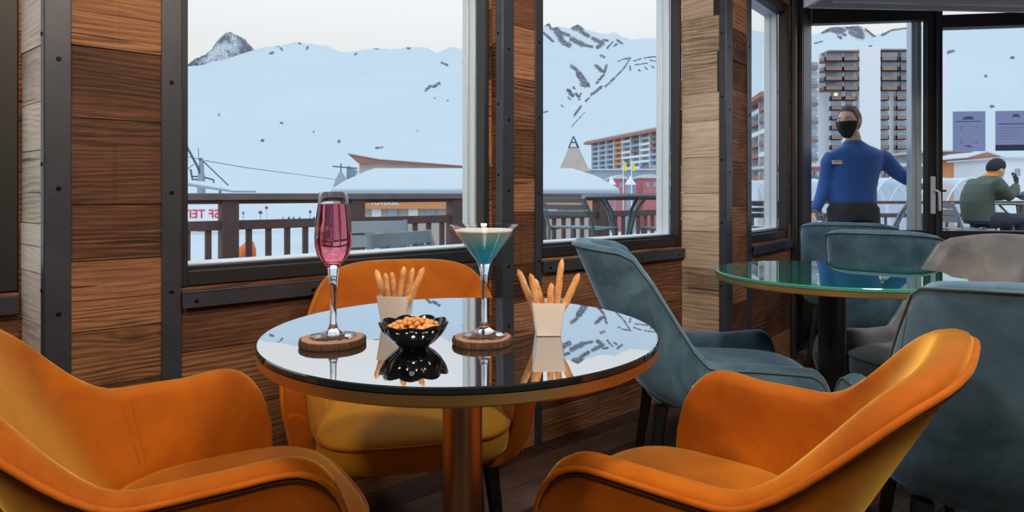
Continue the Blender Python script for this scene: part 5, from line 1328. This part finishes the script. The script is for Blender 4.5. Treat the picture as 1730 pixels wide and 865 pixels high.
# --- seated people at the tall terrace table
def seated(px, Y, face, label, jacket, hat, scarf, legs_m, scale=1.0, hand_up=True):
    k = Y/FPX; g = thing('person', (at(px, 330, Y).x, Y, zd), label, 'person'); ox, oy, oz = g.location
    def S(dx, y, dy=0.0): p = at(px, y, Y); return Vector((face*dx*k, dy, p.z-oz))
    T = mat_head(S(23, 287), face*PI/2+(face*.12), .16)
    bd = MB(); head_mb(bd, T)
    ax = Vector((1, 0, 0))
    TR = [(S(-6, 374), .135, .17), (S(-8, 358), .138, .165), (S(-10, 340), .138, .17), (S(-6, 325), .138, .185), (S(0, 311), .125, .195), (S(8, 302), .085, .13), (S(13, 297), .06, .065)]
    loft(bd, [(c, a*.9, b*.9) for c, a, b in TR]); loft(bd, [(S(11, 301), .055, .055), (S(17, 294), .052, .052), (S(20, 290), .05, .05)])
    A1 = [S(2, 306, -.17), S(8, 318, -.21), S(20, 331, -.22), S(36, 322, -.15), S(46, 314, -.09)] if hand_up else [S(2, 306, -.17), S(8, 322, -.21), S(20, 334, -.22), S(42, 331, -.12), S(50, 331, -.08)]
    A2 = [S(2, 306, .17), S(10, 320, .21), S(22, 331, .20), S(42, 331, .10), S(52, 331, .06)]
    RA = [.062, .060, .050, .045, .032]
    for A in (A1, A2): bd.tube(A, [r*.85 for r in RA], 12)
    d1 = (face*.4, .3, .95) if hand_up else (face, .2, 0)
    hand_mb(bd, A1[-1], d1, (face*.6, -.7, 0) if hand_up else (0, 0, 1), (-face*.5, -.2, .6), .6)
    hand_mb(bd, A2[-1], (face, -.25, 0), (0, 0, 1), (0, -1, 0), .35)
    LG = []
    for s_ in (-1, 1):
        p = [S(-4, 372, s_*.10), S(22, 371, s_*.12), S(52, 371, s_*.12), S(54, 404, s_*.11), S(48, 440, s_*.10)]; LG.append(p)
        bd.tube(p, [.085, .078, .060, .050, .040], 12)
        f = p[-1]; loft(bd, [(f+Vector((0, 0, .02)), .04, .038), (f+Vector((face*.03, 0, -.03)), .07, .04), (f+Vector((face*.06, 0, -.06)), .12, .042)])
    b = remeshed(bd, 'body', M['skin'], g, .009, 3)
    jk = MB(); loft(jk, [(c, a+.020, b+.016) for c, a, b in TR])
    for A in (A1, A2): jk.tube(A, [r+.014 for r in RA[:-1]]+[.040], 12)
    remeshed(jk, 'jacket', jacket, g, .011, 4)
    tr = MB(); loft(tr, [(S(-6, 378), .14, .17), (S(-6, 366), .145, .175)])
    for p in LG: tr.tube(p, [.10, .092, .076, .064, .058], 12)
    remeshed(tr, 'trousers', legs_m, g, .011, 3)
    for p in LG:
        f = p[-1]; m = MB(); loft(m, [(f+Vector((0, 0, .04)), .05, .048), (f+Vector((face*.03, 0, -.02)), .08, .05), (f+Vector((face*.06, 0, -.055)), .13, .052), (f+Vector((face*.06, 0, -.075)), .13, .05)]); m.build('shoe', M['shoe'], g, smooth=50)
    eyes(b, T)
    hair(b, T, hat, .040, .006, -.035, .022, 'knit_hat', 0)
    m = MB(); loft(m, [(S(9, 303), .085, .085), (S(14, 297), .080, .082), (S(18, 292.5), .074, .076)]); 
    m.build('scarf', scarf, g, smooth=60)
    m = MB(); rows = []
    for i in range(6):
        z = .028-.070*i/5
        rows.append([T @ head_surf(math.acos(z/.118), ph, .006) for ph in [PI*.62+PI*.76*j/16 for j in range(17)]])
    m.grid(rows); m.build('neck_warmer', scarf, g, smooth=60)
    for A, d in ((A1, d1), (A2, (face, -.25, 0))):
        m = MB(); hand_mb(m, A[-1]+Vector(d).normalized()*.004, d, (face*.6, -.7, 0) if (hand_up and A is A1) else (0, 0, 1), (-face*.5, -.2, .6) if (hand_up and A is A1) else (0, -1, 0), .6 if A is A1 else .35)
        c0 = A[-1]; m.v = [tuple(c0+(Vector(v)-c0)*1.10) for v in m.v]; m.build('glove', M['glove'], g, smooth=60)
    return g
seated(1660, 7.4, 1, 'person in olive green jacket, dark knit hat and orange scarf, seated outside', M['green_jacket'], M['beanie'], M['scarf'], M['jeans'])
seated(1782, 8.0, -1, 'person in a blue jacket at the photo edge, facing the man in green', M['blue_jacket'], M['beanie'], M['blue_jacket'], M['jeans'], hand_up=True)
